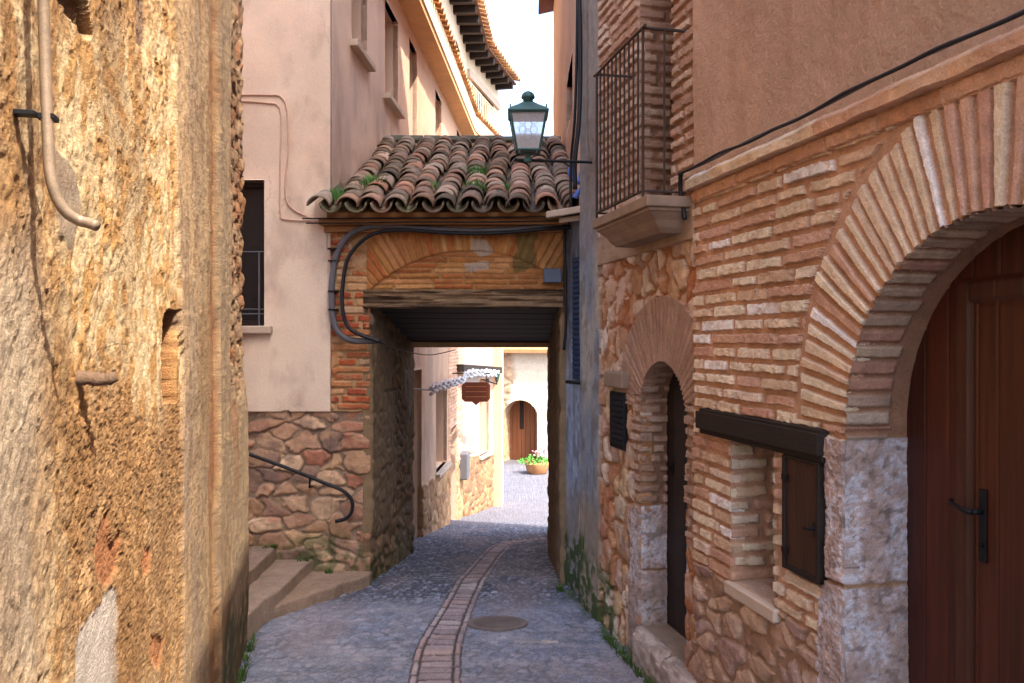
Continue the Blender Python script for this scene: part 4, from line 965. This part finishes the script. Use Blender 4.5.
g = MB(); g.box(PF, PF.S(543.5), PF.S(561), 2+(341.5-283)*6.9/F, 2+(341.5-269)*6.9/F, .0, .07); tag(g.build('junction_box', M['bluegrey'], None, .008), 'small blue grey box under the archway eave at right', 'box')
# grass on the tiles
def tuft(px, py, t, n, r, hgt, lab):
    b = MB(); rr = random.Random(px); c0_ = np.array([0, RY0, RZ0])+ax*t+up*.05; c0_[0] = (px-512)/F*c0_[1]
    for i in range(n):
        a = rr.uniform(0, 6.28); d = rr.random()**.6*r; o = c0_+sd_*d*math.cos(a)+ax*d*math.sin(a); hh = hgt*rr.uniform(.5, 1.1); ln = np.array([math.cos(a), math.sin(a), 0])*hh*rr.uniform(.1, .7); w_ = np.array([math.cos(a+1.5), math.sin(a+1.5), 0])*.0045
        b.add([o-w_, o+w_, o+ln*.4+UP*hh*.6+w_*.8, o+ln*.4+UP*hh*.6-w_*.8, o+ln+UP*hh*.95], [(0, 1, 2, 3), (3, 2, 4)])
    tag(b.build('grass_tuft', M['leaf']), lab, 'grass tuft', 'weeds growing on the archway roof')
tuft(340, 188, .22, 90, .10, .09, 'dry grass tuft on the roof tiles against the pink house corner')
tuft(371, 180, .55, 160, .11, .13, 'bright green grass tuft at the upper left of the archway roof tiles')
tuft(478, 178, .95, 130, .08, .13, 'green grass tuft in the middle of the archway roof')
tuft(476, 194, .42, 120, .08, .12, 'green grass tuft near the eave below the roof centre')
tuft(432, 190, .5, 60, .06, .08, 'small grass tuft left of centre on the archway roof')
tuft(504, 188, .5, 50, .06, .07, 'smallest grass tuft on the tiles to the left below the lantern')
# ================================================================== cables and conduits
def cable(name, path, r, m, lab, cat, n=5, seg=8, group=None):
    b = MB(); b.tube(smoothpath(path, n), r, seg); return tag(b.build(name, M[m], None, 0, True), lab, cat, group)
pf = lambda L, h: [PF.P(PF.S(x), PF.Z(x, y), h) for x, y in L]
cable('conduit', pf([(600, 224), (560, 226), (520, 231), (470, 232), (420, 230), (385, 227), (358, 232), (341, 250), (335, 275), (334, 305), (338, 328), (352, 340), (380, 341)], .085), .026, 'greypvc', 'thick grey conduit bending round the left of the archway', 'conduit')
cable('cable', pf([(600, 228), (555, 230), (500, 235), (450, 235), (400, 232), (372, 238), (352, 258), (346, 285), (346, 312), (352, 328), (366, 336), (384, 342)], .13), .016, 'cable', 'black cable running beside the thick grey conduit', 'cable')
cond = [o for o in bpy.data.objects if o.name == 'conduit'][0]
for (x, y, d) in ((333.5, 292, 0), (334, 250, 0), (341, 262, 0), (334, 310, 0)):
    s_ = PF.S(335); z_ = PF.Z(335, y); cl = MB(); cl.box(PF, s_-.035, s_+.035, z_-.006, z_+.006, .0, .115); cl.build('clamp', M['iron'], cond, .002)
cable('cable', pf([(308, 222), (400, 221.5), (470, 221), (540, 220), (575, 219)], .19), .006, 'cable', 'thin black cable along the cornice just under the tiles', 'cable')
cable('cable', pf([(311, 226), (350, 226), (420, 225), (480, 225), (545, 224), (575, 223)], .17), .0055, 'cable', 'lower thin black cable along the cornice', 'cable')
cable('cable', [*pf([(380, 342)], .1), at(405, 351, 7.8), at(430, 355, 9.0), at(455, 350, 9.3)], .005, 'cable', 'thin wire drooping under the archway ceiling', 'wire')
cable('wall_wire', pf([(240, 96), (268, 96), (282, 98), (288, 112), (289, 150), (286, 190), (292, 208), (312, 219)], .03), .008, 'pinkcable', 'outer painted wire looping down the pink house front', 'wire')
cable('wall_wire', pf([(240, 102), (268, 104), (279, 107), (282, 122), (281, 180), (281.5, 212), (286, 220), (322, 222), (327, 232), (328, 250)], .03), .007, 'pinkcable', 'inner painted wire on the pink house front', 'wire')
# bundle beside the balcony
cable('cable', [WR.P(WR.S(588), WR.Z(588, y), h) for y, h in ((-20, .07), (60, .06), (120, .07), (160, .10), (190, .10))], .017, 'cable', 'thick black cable hanging down the plaster beside the balcony', 'cable')
cable('cable', [WR.P(WR.S(x), WR.Z(x, y), .05) for x, y in ((584, -20), (583, 60), (581, 120), (577, 165), (577, 210))], .011, 'cable', 'thinner black cable left of the thick hanging cable', 'cable')
cable('plastic_wrap', [at(572, 165, 6.5), at(570, 172, 6.45), at(573, 179, 6.45), at(579, 182, 6.4), at(582, 172, 6.45), at(584, 185, 6.4), at(577, 194, 6.4), at(575, 198, 6.4)], [.02]*36, 'bluebag', 'blue plastic wrapped cable end lying on the roof corner', 'plastic wrap')
cable('cable', [at(563, 205, 6.78), at(565, 260, 6.78), at(566, 320, 6.78), at(564, 350, 6.8)], .012, 'cable', 'black cable hanging down the right end of the archway front', 'cable')
cable('ledge_cable', [WR.P(s, 2.872+.006*math.sin(s*5)+.004*math.sin(s*13), .085) for s in np.linspace(4.46, .5, 26)], .0075, 'cable', 'black cable lying along the ledge under the orange stucco', 'cable', 3)
cable('ledge_cable', [WR.P(s, 2.878+.005*math.sin(s*7+1), .07) for s in np.linspace(4.46, .5, 26)], .0055, 'greypvc', 'thin grey cable lying along the ledge behind the black one', 'cable', 3)
cable('cable_loop', [WR.P(4.44, 2.875, .08), WR.P(4.47, 2.85, .07), WR.P(4.49, 2.78, .06), WR.P(4.48, 2.70, .05), WR.P(4.46, 2.64, .05)], .012, 'cable', 'short black cable loop at the balcony end of the ledge', 'cable')
# ================================================================== lantern on bracket
LX, LY = .116, 6.0
LN = thing('wall_lantern', 'green metal lantern with patterned glass on a bracket above the roof tiles', 'lantern', (LX, LY, 3.31))
c_ = np.array([LX, LY, 0])
def sqring(z, r): return [(LX-r, LY-r, z), (LX+r, LY-r, z), (LX+r, LY+r, z), (LX-r, LY+r, z)]
b = MB(); wb, wt, zb2, zt2 = .082, .128, 3.372, 3.632
lo, hi = sqring(zb2, wb), sqring(zt2, wt)
for i in range(4):
    b.tube([lo[i], hi[i]], .010, 6); b.tube([lo[i], lo[(i+1) % 4]], .009, 6); b.tube([hi[i], hi[(i+1) % 4]], .010, 6)
b.build('lantern_frame', M['green'], LN)
b = MB(); b.lathe((LX, LY, 0), [(.208*.98, zt2), (.208, zt2+.012), (.18, zt2+.03), (.105, zt2+.065), (.06, zt2+.09)], 4)
cap = b.build('cap', M['green'], LN, .004)
b = MB(); b.lathe((LX, LY, 0), [(.038, zt2+.085), (.036, zt2+.12), (.048, zt2+.125), (.050, zt2+.135), (.043, zt2+.155), (.027, zt2+.170), (.006, zt2+.178)], 20); b.build('vent_dome', M['green'], cap, 0, True)
b = MB(); 
for i in range(4): b.tube([np.array(hi[i])+np.array([0, 0, .01]), np.array(hi[i])*[1, 1, 1]+np.array([0, 0, .05])], .006, 5)
b.build('corner_finial', M['green'], cap)
b = MB(); b.hexa(sqring(zb2+.006, wb-.004)+sqring(zt2-.006, wt-.004)); b.build('glass', M['frost'], LN)
for (sx, sy) in ((0, -1), (1, 0), (-1, 0), (0, 1)):
    b = MB()
    for cz, cr in ((.06, .035), (.06, -.035), (.13, .04), (.13, -.04), (.2, .042), (.2, -.042), (.095, 0), (.165, 0)):
        k = cz/(zt2-zb2); w_ = wb+(wt-wb)*k+.003; P = []
        for q in range(13):
            a = q*math.pi/6; u_ = cr+.026*math.cos(a); v_ = cz+.028*math.sin(a)
            kk = v_/(zt2-zb2); ww = wb+(wt-wb)*kk+.002
            P.append((LX+(sy*u_ if sx == 0 else sx*ww), LY+(sx*u_ if sy == 0 else sy*ww), zb2+v_))
        b.tube(P, .0016, 4, False)
    b.build('tracery', M['white'], LN)
b = MB(); b.lathe((LX, LY, 0), [(.075, zb2-.012), (.08, zb2-.004)], 4); b.tube([(LX, LY, 3.31), (LX, LY, zb2-.01)], .018, 8); b.lathe((LX, LY, 0), [(.03, 3.295), (.034, 3.31), (.03, 3.325)], 10)
b.build('socket', M['green'], LN)
b = MB(); wp = WR.P(WR.S(592), 3.31, 0); b.tube([(LX-.08, LY, 3.31), (LX, LY, 3.31), tuple(wp+np.array([-.02, 0, 0])), tuple(wp+np.array([.06, 0, 0]))], .011, 8)
b.tube([(LX-.08, LY, 3.31), (LX-.1, LY, 3.315)], .015, 8)
b.build('bracket', M['iron'], LN)
# far lantern on the corner, hanging sign, pale cable bundle
FL = thing('wall_lantern', 'tiny green lantern at the far house corner seen through the archway', 'lantern', tuple(at(497, 381, 15.6)))
lc = at(497, 381, 15.6)
b = MB(); b.lathe(lc, [(.02, -.02), (.035, 0), (.065, .12), (.078, .13), (.03, .18), (.01, .20)], 6); b.build('lantern_body', M['green'], FL)
b = MB(); wl_ = at(481, 379, 16.9); b.tube([lc+np.array([0, 0, .02]), lc+np.array([0, .0, -.06]), wl_], .012, 6); b.build('bracket', M['iron'], FL)
SG = thing('hanging_sign', 'brown wooden sign board hanging over the shop beyond the archway', 'sign', tuple(at(476, 402, 14.6)))
c = at(476, 392, 14.6); sf = Frame((c[0], c[1]), (1, .05), (.05, -1)); hw = 14*14.6/F; hh = 9.5*14.6/F
pts = [(-hw+.05, -hh), (-hw, -hh+.05), (-hw, hh-.05), (-hw+.05, hh), (hw-.05, hh), (hw, hh-.05), (hw, -hh+.05), (hw-.05, -hh), (.07, -hh), (0, -hh-.06), (-.07, -hh)]
b = MB(); b.prism(sf, [(x, z+c[2]) for x, z in pts], -.02, .02); b.build('sign_board', M['board'], SG, .004)
b = MB(); 
for q in range(3): b.box(sf, -hw+.06, hw-.06, c[2]-.09+q*.09, c[2]-.075+q*.09, .02, .023)
b.build('carved_line', mat('faded sign carving', '8a5a3a'), SG)
b = MB(); b.tube([sf.P(-.18, c[2]+hh, 0), sf.P(-.18, c[2]+hh+.16, 0)], .006, 5); b.tube([sf.P(.18, c[2]+hh, 0), sf.P(.18, c[2]+hh+.16, 0)], .006, 5)
b.tube([sf.P(.25, c[2]+hh+.16, 0), sf.P(-.45, c[2]+hh+.16, 0)], .012, 6); b.build('sign_bracket', M['iron'], SG)
b = MB()
for ph in (0, 2.1, 4.2):
    P = []
    for q in range(61):
        t = q/60; px = 431+t*68; py = 390-16*t-3.5*math.sin(t*math.pi)*(-1 if t < .5 else 1)*.6-5*math.sin(t*math.pi)
        Y = 10.2+5.6*t; o = at(px, py, Y); P.append(o+np.array([0, .05*math.cos(t*33+ph), (.03+.03*float(h2(q, int(ph*9), 3)))*math.sin(t*33+ph)]))
    b.tube(P, [.012+.022*float(h2(q_, int(ph*7), 5)) for q_ in range(61)], 6)
b.tube([at(431, 390, 10.2), (-1.32, 10.3, 1.42)], .012, 6)
tag(b.build('cable_garland', M['white'], None, 0, True), 'twisted pale cable bundle strung across beyond the archway', 'cable bundle')
# ================================================================== steps, handrail, manhole
def stepblk(nm, pts, z0, z1, lab, k):
    b = MB(); n = len(pts); b.cur = tuple(lin(k)); b.add([(x, y, z0) for x, y in pts]+[(x, y, z1) for x, y in pts], [tuple(range(n))[::-1], tuple(range(n, 2*n))]+[(i, (i+1) % n, n+(i+1) % n, n+i) for i in range(n)])
    return b.build(nm, M['steps'], ST, .014, usecol=True)
ST = thing('stone_steps', 'worn stone steps climbing left beside the ochre wall', 'steps', (-1.8, 6.3, 0))
def stepline(p0, p1, n=9, k=0, amp=.02):
    return [(p0[0]+(p1[0]-p0[0])*i/n+random.Random(k*50+i).uniform(-amp, amp)*(0 < i < n), p0[1]+(p1[1]-p0[1])*i/n) for i in range(n+1)]
stepblk('step', stepline((-1.86, 5.78), (-1.17, 6.80), 9, 1)+[(-1.17, 6.93), (-3.0, 6.93), (-3.0, 5.78)], -.1, .09, '', '9a8472')
stepblk('step', stepline((-1.76, 5.52), (-1.655, 6.93), 9, 2, .015)+[(-3.0, 6.93), (-3.0, 5.52)], .0, .185, '', '9c8878')
stepblk('step', stepline((-1.93, 5.60), (-1.965, 6.93), 9, 3, .015)+[(-3.0, 6.93), (-3.0, 5.60)], .1, .295, '', '8f7c6c')
stepblk('step', stepline((-2.25, 5.60), (-2.27, 6.93), 9, 4, .015)+[(-3.0, 6.93), (-3.0, 5.60)], .2, .41, '', '94806e')
b = MB(); hr = [PF.P(PF.S(x), PF.Z(x, y), .10) for x, y in ((225, 441), (252, 452), (290, 466), (330, 482), (346, 489), (354, 498), (354, 509), (348, 516), (338, 519))]
b.tube(smoothpath(hr, 5), .015, 10); hrl = tag(b.build('handrail', M['cable'], None, 0, True), 'black metal handrail curling down the stone wall beside the steps', 'handrail')
b = MB(); p = PF.P(PF.S(313), PF.Z(313, 476), .10); b.tube([p, p+np.array([-.01, .02, -.08]), p+np.array([-.015, .12, -.09])], .008, 6); b.build('rail_bracket', M['iron'], hrl)
MH = thing('manhole_cover', 'round iron manhole cover set in the lane right of the gutter', 'manhole cover', (-.105, 5.86, 0))
b = MB(); V = []; n = 48
def disc(z, ra, rb): return [(-.105+ra*math.cos(2*math.pi*i/n), 5.86+rb*math.sin(2*math.pi*i/n), z+.006*(z > .01)) for i in range(n)]
b.add(disc(.004, .215, .15)+disc(.012, .212, .147)+disc(.012, .19, .128), [tuple(range(2*n, 3*n))]+[(i, (i+1) % n, n+(i+1) % n, n+i) for i in range(n)]+[(n+i, n+(i+1) % n, 2*n+(i+1) % n, 2*n+i) for i in range(n)])
iron2 = mat('worn cast iron', '6b6260', rough=.7, bump=.8, bdist=.006, nscale=50, var=.3)
b.build('cover', iron2, MH)
b = MB()
for i in range(-6, 7):
    w_ = .17*math.sqrt(max(0, 1-(i/7)**2))
    b.box(Frame((-.105, 5.86+i*.0165), (1, 0), (0, -1)), -w_, w_, .017, .0225, -.004, .004)
b.build('cover_rib', iron2, MH)
# ================================================================== house behind the archway on the right, far house, planter
D = thing('orange_house', 'orange house front rising behind the archway at right, unseen body narrowed for the sun', 'house', (.6, 9, 0))
DF = Frame((.53, 6.5), (.09, 5.9), (-5.9, .09))
dw = (DF.S(572.5), DF.S(566.5), 4.12, 4.62)
sheet(np.arange(0, 5.91, .03), np.arange(-1.5, 7.0, .03), DF.P, lambda s, z: (.02*(fbm(s*3, z*2, 171, 4)-.5), cst('cda488', 172, 1.5, .3)(s, z)), [M['plaster']], ['front_wall'], [D], sdf=lambda s, z: -boxsd(s, z, *dw))
win(DF, *dw, .12, parent=D, frame=False, sill=False)
b = MB(); b.box(DF, dw[0]+.01, dw[1]-.01, dw[2], dw[3], -.09, -.06); b.build('shutter', M['blue'], D)
poly_body('house_body', [(.70, 6.5), (.78, 12.38), (1.8, 12.38), (1.8, 6.5)], -1.5, 6.98, M['wall'], D)  # unseen depth cut shallow so sun reaches the lane beyond
b = MB(); b.hexa([(.3, 6.5, 6.96), (.40, 12.6, 6.96), (1.9, 12.6, 7.3), (1.9, 6.5, 7.3), (.3, 6.5, 7.06), (.40, 12.6, 7.06), (1.9, 12.6, 7.4), (1.9, 6.5, 7.4)]); b.build('roof', mat('dark tile underside', '6a3f35', var=.3), D)
Z_ = thing('far_house', 'sunlit cream house with an arched wooden door at the end of the lane', 'house', (.5, 28, -2))
FW = Frame((0, 28), (.94, -.35), (-.35, -.94))
fa, fb = FW.S(504), FW.S(537); fs = (fa+fb)/2; fr2 = (fb-fa)/2; fz0 = -2.2; fcr = FW.Z(520, 400); fsp = fcr-fr2*.9
def doorF(s, z): return np.where(z > fsp, fr2-np.hypot(s-fs, (z-fsp)/.9), np.minimum(s-fa, fb-s))
def hcF(s, z):
    h, c, _ = rubble(s, z, .4, .26, k=81, cols=['c9a684', 'b5967c', 'd3b494', 'bc9470'], mcol=lin('c4a888'), depth=.05)
    n = fbm(s*1.2, z*1, 82, 4); p = sst(FW.S(508), FW.S(515), s+.5*(n-.5)); return h*(1-.8*p), mix(c, lin('e2d3ba'), p)
sheet(np.arange(-7, 9, .04), np.arange(-2.4, 1.65, .04), FW.P, hcF, [mm], ['front_wall'], [Z_], sdf=lambda s, z: -doorF(s, z))
us = np.arange(-2.3, fsp, .04); sheet(us, np.arange(0, .62, .04), lambda u, v, h: FW.P(fa+h, u, -v), lambda u, v: rubble(v, u, .3, .22, k=83, cols=['c9a684', 'bc9470'], depth=.02)[:2], [mm], ['door_reveal'], [Z_], skirt=0)
sheet(us, np.arange(0, .62, .04), lambda u, v, h: FW.P(fb-h, u, -v), lambda u, v: rubble(v, u, .3, .22, k=84, cols=['c9a684', 'bc9470'], depth=.02)[:2], [mm], ['door_reveal'], [Z_], skirt=0)
sheet(np.linspace(0, math.pi, 40), np.arange(0, .62, .04), lambda u, v, h: FW.P(fs+fr2*np.cos(u), fsp+.9*fr2*np.sin(u), -v), lambda u, v: (u*0, cst('bfa080')(u, v)), [mm], ['arch_soffit'], [Z_], skirt=0)
b = MB()
for i in range(9): b.box(FW, fa-.05+i*.16, fa+.10+i*.16, -2.2, fcr+.05, -.62, -.56)
fd = b.build('door', mat('worn brown door', '8a5a3c', bump=.3, var=.25, stretch=(1, 1, .1)), Z_, .004)
b = MB(); b.box(FW, fs-.22, fs-.08, -1.0, .0, -.56, -.54); b.build('door_panel', M['shade'], fd)
poly_body('house_body', [xy(FW, -7, -.7), xy(FW, 9, -.7), xy(FW, 9, -6), xy(FW, -7, -6)], -2.4, 1.65, M['lightwall'], Z_)
b = MB(); b.hexa([FW.P(-7.2, 1.62, .3), FW.P(9.2, 1.62, .3), FW.P(9.2, 1.74, .3), FW.P(-7.2, 1.74, .3), FW.P(-7.2, 3.0, -6), FW.P(9.2, 3.0, -6), FW.P(9.2, 3.12, -6), FW.P(-7.2, 3.12, -6)]); b.build('roof', M['terracotta'], Z_)
# planter
pc = at(537, 474, 24.8); gz0 = float(gz(24.8)); pc = np.array([pc[0], 24.8, gz0])
PT = thing('flower_pot', 'terracotta planter with green leaves and pink flowers by the far arched door', 'flower pot', tuple(pc))
b = MB(); b.lathe(pc, [(.24, 0), (.30, .04), (.37, .30), (.38, .36), (.34, .36), (.33, .30)], 20); b.build('pot', M['terracotta'], PT, 0, True)
b = MB(); b.lathe(pc+UP*.29, [(.34, 0), (.33, .03)], 16); b.build('soil', M['soil'], PT)
b = MB(); rr = random.Random(4)
for i in range(260):
    a = rr.uniform(0, 6.28); d = rr.random()**.6*.48; h_ = .32+rr.random()*.34*(1-d/.6); o = pc+np.array([d*math.cos(a)-.08, d*math.sin(a), h_]); r_ = rr.uniform(.035, .07)
    u_ = np.array([rr.uniform(-1, 1), rr.uniform(-1, 1), rr.uniform(-.5, .8)]); u_ /= np.linalg.norm(u_); v_ = np.cross(u_, [rr.uniform(-1, 1), rr.uniform(-1, 1), 1.]); v_ /= np.linalg.norm(v_)
    b.add([o-u_*r_, o+v_*r_*.5, o+u_*r_, o-v_*r_*.5], [(0, 1, 2, 3)])
b.build('foliage', M['leaf2'], PT)
b = MB()
for i in range(60):
    a = rr.uniform(0, 6.28); d = rr.random()**.5*.22; o = pc+np.array([.08+d*math.cos(a), d*math.sin(a), .55+.22*rr.random()*(1-d*2)]); r_ = .035
    u_ = np.array([rr.uniform(-1, 1), rr.uniform(-1, 1), rr.uniform(-.5, .8)]); u_ /= np.linalg.norm(u_); v_ = np.cross(u_, [rr.uniform(-1, 1), rr.uniform(-1, 1), 1.]); v_ /= np.linalg.norm(v_)
    b.add([o-u_*r_, o+v_*r_, o+u_*r_, o-v_*r_], [(0, 1, 2, 3)])
b.build('flowers', M['flower'], PT)
# ================================================================== ground
GL = [(-.42, 3.2), (-.43, 4.2), (-.455, 4.87), (-.475, 5.46), (-.43, 6.04), (-.336, 7.15), (-.27, 8.3), (-.20, 9.4), (-.10, 10.3), (.12, 10.9), (.6, 11.3), (1.5, 11.7), (3, 12.2)]
GP = np.array([p[:2] for p in smoothpath([(x, y, 0) for x, y in GL], 8)])
seg = np.hypot(*(GP[1:]-GP[:-1]).T); cum = np.concatenate([[0], np.cumsum(seg)])
def gut(X, Y):
    best = np.full(X.shape, 999.); T = X*0; Sg = X*0
    for i in range(len(GP)-1):
        a, b_ = GP[i], GP[i+1]; d = b_-a; L = seg[i]
        t = np.clip(((X-a[0])*d[0]+(Y-a[1])*d[1])/L**2, 0, 1); ex = X-a[0]-t*d[0]; ey = Y-a[1]-t*d[1]; ds = np.hypot(ex, ey)
        m = ds < best; best = np.where(m, ds, best); T = np.where(m, cum[i]+t*L, T); Sg = np.where(m, np.sign(d[0]*ey-d[1]*ex), Sg)
    return best*Sg, T
def hcG(X, Y):
    lat, T = gut(X, Y)
    lod = sst(14, 9, Y)
    # small set pebbles
    hp_, cp, mp_ = rubble(X, Y, .055, .055, k=91, cols=['838896', '9aa0b0', '6e7380', '94929a', 'b0b2be', '686d7a'], mcol=lin('565860'), depth=.014, mw=.012, warp=.01, round_=.012)
    n = fbm(X*2.2, Y*1.4, 92, 4)
    # larger worn slabs nearer the viewer
    hl_, cl_, ml_ = rubble(X, Y, .10, .075, k=93, cols=['8c93a4', '9a9da9', '828898', 'a29fa8', '969499'], mcol=lin('7e808a'), depth=.007, mw=.010, warp=.03, round_=.02)
    cl_ = cl_*(.8+.4*fbm(X*30, Y*30, 94, 3))[:, None]
    spk = sst(.6, .7, fbm(X*70, Y*70, 95, 2)); cl_ = mix(cl_, lin('b9b8bc'), spk*.4); hl_ = hl_+.004*fbm(X*60, Y*60, 96, 2)
    k = sst(6.15, 6.6, Y+.5*(n-.5))
    h = hl_*(1-k)+hp_*k; c = mix(cl_, cp, k)
    c = mix(c, lin('a5948e'), sst(.5, .7, n)*.4); c = mix(c, lin('b4b4ba'), sst(.55, .75, fbm(X*1.7, Y*5, 86, 3))*.35*(1-k))
    far = sst(12.5, 15, Y); c = mix(c, lin('6a676a'), far*.85); c = c*(1-.2*(1-far))[:, None]*np.array([.95, .99, 1.08])
    # brick gutter
    a = np.abs(lat); hw_ = .125+.03*sst(6.5, 5, Y)
    inner_ = a < hw_-.05
    rowt = np.floor(T/.095); ft = T/.095-rowt; dI = np.minimum(np.minimum(ft, 1-ft)*.095, (hw_-.05)-a)
    rs_ = np.floor(T/.21+.5*(lat > 0)); fs_ = T/.21+.5*(lat > 0)-rs_; dS = np.minimum(np.minimum(fs_, 1-fs_)*.21, np.minimum(hw_-a, a-(hw_-.05)))
    d = np.where(inner_, dI, dS)-.006+.008*(fbm(X*40, Y*40, 97, 3)-.5); m = sst(0, .005, d)
    r = np.where(inner_, h2(rowt, rowt*0, 98), h2(rs_, np.sign(lat), 99)); gc = pal(['a1949a', '988a8c', 'aaa0a2', '8d8288', 'a59290'], r)*(.8+.4*fbm(X*20, Y*20, 100, 3))[:, None]
    gc = mix(lin('4e4848'), gc, m); gh = m*.012*(.6+.8*r)-.004
    gi = a < hw_
    h, c = put(h, c, gh-.004, gc, gi)
    # worn brick crossing at the near left
    nb_ = sst(.05, 0, np.abs(Y-5.02-.25*(X+.6))-.16)*(X < -.6)*(X > -1.5); hb, cb, _ = bricks(X, Y, course=.1, length=.2, k=29, cols=['9a9094', '928688', 'a09494'], mcol=lin('6e6a6c'), depth=.008)
    # pale valve lid
    vl = np.minimum(.15-np.abs(X-.16), .028-np.abs(Y-5.52)); v = sst(0, .01, vl); c = mix(c, cst('b3aaa6', 3, 20)(X, Y), v*(.5+.5*(X > .2)))
    # moss along the right-hand foot, damp
    dw_ = (1.9-.217*Y-X)/L0; ms = sst(.10, 0, dw_*(.6+fbm(X*6, Y*6, 88, 3)*.9))*(Y < 7)*sst(.4, .55, fbm(X*22, Y*22, 89, 3)); c = mix(c, lin('42552a'), ms*.8)
    dl = (X+.595+.217*Y)/L0; ms = sst(.12, 0, dl)*(Y < 5.8)*sst(.4, .55, fbm(X*20, Y*20, 87, 3)); c = mix(c, lin('42552a'), ms*.7)
    return h, c
us = np.concatenate([np.arange(-3.2, -1.95, .05), np.arange(-1.95, 1.25, .0085), np.arange(1.25, 3.6, .05)])
py = np.arange(700, 386, -.85); vs = 1660/(py-341.5)
vs = np.unique(np.concatenate([np.arange(-3, 4.6, .05), vs[(vs > 4.6) & (vs < 27)]]))
def posG(X, Y, h): return np.stack([X, Y, gz(Y)+.0+h-.004*(1-sst(4.6, 4.8, Y))], -1)
def gutpart(X, Y): return (np.abs(gut(X, Y)[0]) < .15).astype(int)
st, gu = sheet(us, vs, posG, hcG, [M['ground'], M['ground']], ['street', 'gutter'], [None, None], part=gutpart, skirt=0)
tag(st, 'worn bluish cobbled lane running down through the archway', kind='structure'); tag(gu, 'narrow band of bricks forming a gutter down the lane', kind='structure')
X_ = np.array([-200, -60, -20, -8, -3, 3, 8, 20, 60, 200.]); Y_ = np.array([-60, -20, -5, 0, 4, 7, 10, 13, 16, 16.5, 20, 24, 30, 45, 80, 300.])
gp = sheet(X_, Y_, lambda X, Y, h: np.stack([X, Y, gz(Y)-.045], -1), lambda X, Y: (X*0, cst('605d60', 5, .1, .2)(X, Y)), [M['ground']], ['ground'], [None], skirt=0)[0]
tag(gp, 'pale paved ground beyond the lane', kind='structure')
# weeds and moss at the foot of the walls
b = MB(); rr = random.Random(21)
def blades(c, n, r, hh):
    for i in range(n):
        a = rr.uniform(0, 6.28); d = rr.random()*r; o = c+np.array([d*math.cos(a), d*math.sin(a), -.005]); h_ = hh*rr.uniform(.4, 1.1); ln = np.array([math.cos(a), math.sin(a), 0])*h_*rr.uniform(.1, .8); w_ = np.array([math.cos(a+1.5), math.sin(a+1.5), 0])*.003
        b.add([o-w_, o+w_, o+ln*.4+UP*h_*.6+w_, o+ln*.4+UP*h_*.6-w_, o+ln+UP*h_*.9], [(0, 1, 2, 3), (3, 2, 4)])
for i in range(70):
    s_ = rr.uniform(4.9, 7.0); p = WR.P(s_, 0, .045+.02*rr.random()); 
    if vn(np.array([s_*3.]), np.array([1.]), 5)[0] > .42: p[2] = float(gz(p[1])); blades(p, 14, .03, rr.uniform(.03, .075))
for i in range(40):
    s_ = rr.uniform(4.6, 5.7); p = WL.P(s_, 0, .05+.02*rr.random()); p[2] = float(gz(p[1])); blades(p, 12, .03, rr.uniform(.03, .07))
for x_, y_, z_ in ((-1.72, 6.86, .185), (-1.5, 6.85, .09), (-1.2, 6.84, .0), (-2.0, 6.86, .295)):
    for q in range(4): blades(np.array([x_+rr.uniform(-.04, .04), y_, z_]), 12, .03, .05)
tag(b.build('wall_foot_weeds', M['moss']), 'small green weeds and moss along the feet of the walls', 'weeds', kind='stuff')
# ================================================================== light, sky, camera
w = bpy.data.worlds.new('World'); SC.world = w; w.use_nodes = True; nt = w.node_tree
sky = nt.nodes.new('ShaderNodeTexSky'); sky.sky_type = 'NISHITA'; sky.sun_disc = False
EL, AZ = 55, 135
sky.sun_elevation = math.radians(EL); sky.sun_rotation = math.radians(AZ); sky.air_density = 1; sky.dust_density = 3.5; sky.ozone_density = 1
bg = nt.nodes['Background']; bg.inputs[1].default_value = .15; nt.links.new(sky.outputs[0], bg.inputs[0])
ld = bpy.data.lights.new('sun', 'SUN'); ld.energy = 2.0; ld.angle = math.radians(.53); ld.color = (1, .93, .82)
lo_ = bpy.data.objects.new('sun', ld); COL.objects.link(lo_)
dv = Vector((math.sin(math.radians(AZ))*math.cos(math.radians(EL)), math.cos(math.radians(AZ))*math.cos(math.radians(EL)), math.sin(math.radians(EL))))
lo_.rotation_euler = dv.to_track_quat('Z', 'Y').to_euler(); lo_.location = (4, -4, 14)
cd = bpy.data.cameras.new('camera'); cd.sensor_width = 36; cd.lens = F/1024*36; cd.clip_end = 2000; cd.clip_start = .05
co = bpy.data.objects.new('camera', cd); COL.objects.link(co); co.location = (0, 0, EYE); co.rotation_euler = (math.pi/2, 0, 0); SC.camera = co
SC.view_settings.view_transform = 'Standard'; SC.view_settings.look = 'None'; SC.view_settings.exposure = 2.5; SC.view_settings.gamma = 1
SC.cycles.use_denoising = True
try: SC.cycles.denoiser = 'OPENIMAGEDENOISE'
except Exception: pass
SC.cycles.max_bounces = 8; SC.cycles.diffuse_bounces = 5; SC.cycles.transmission_bounces = 6; SC.cycles.caustics_reflective = False; SC.cycles.caustics_refractive = False
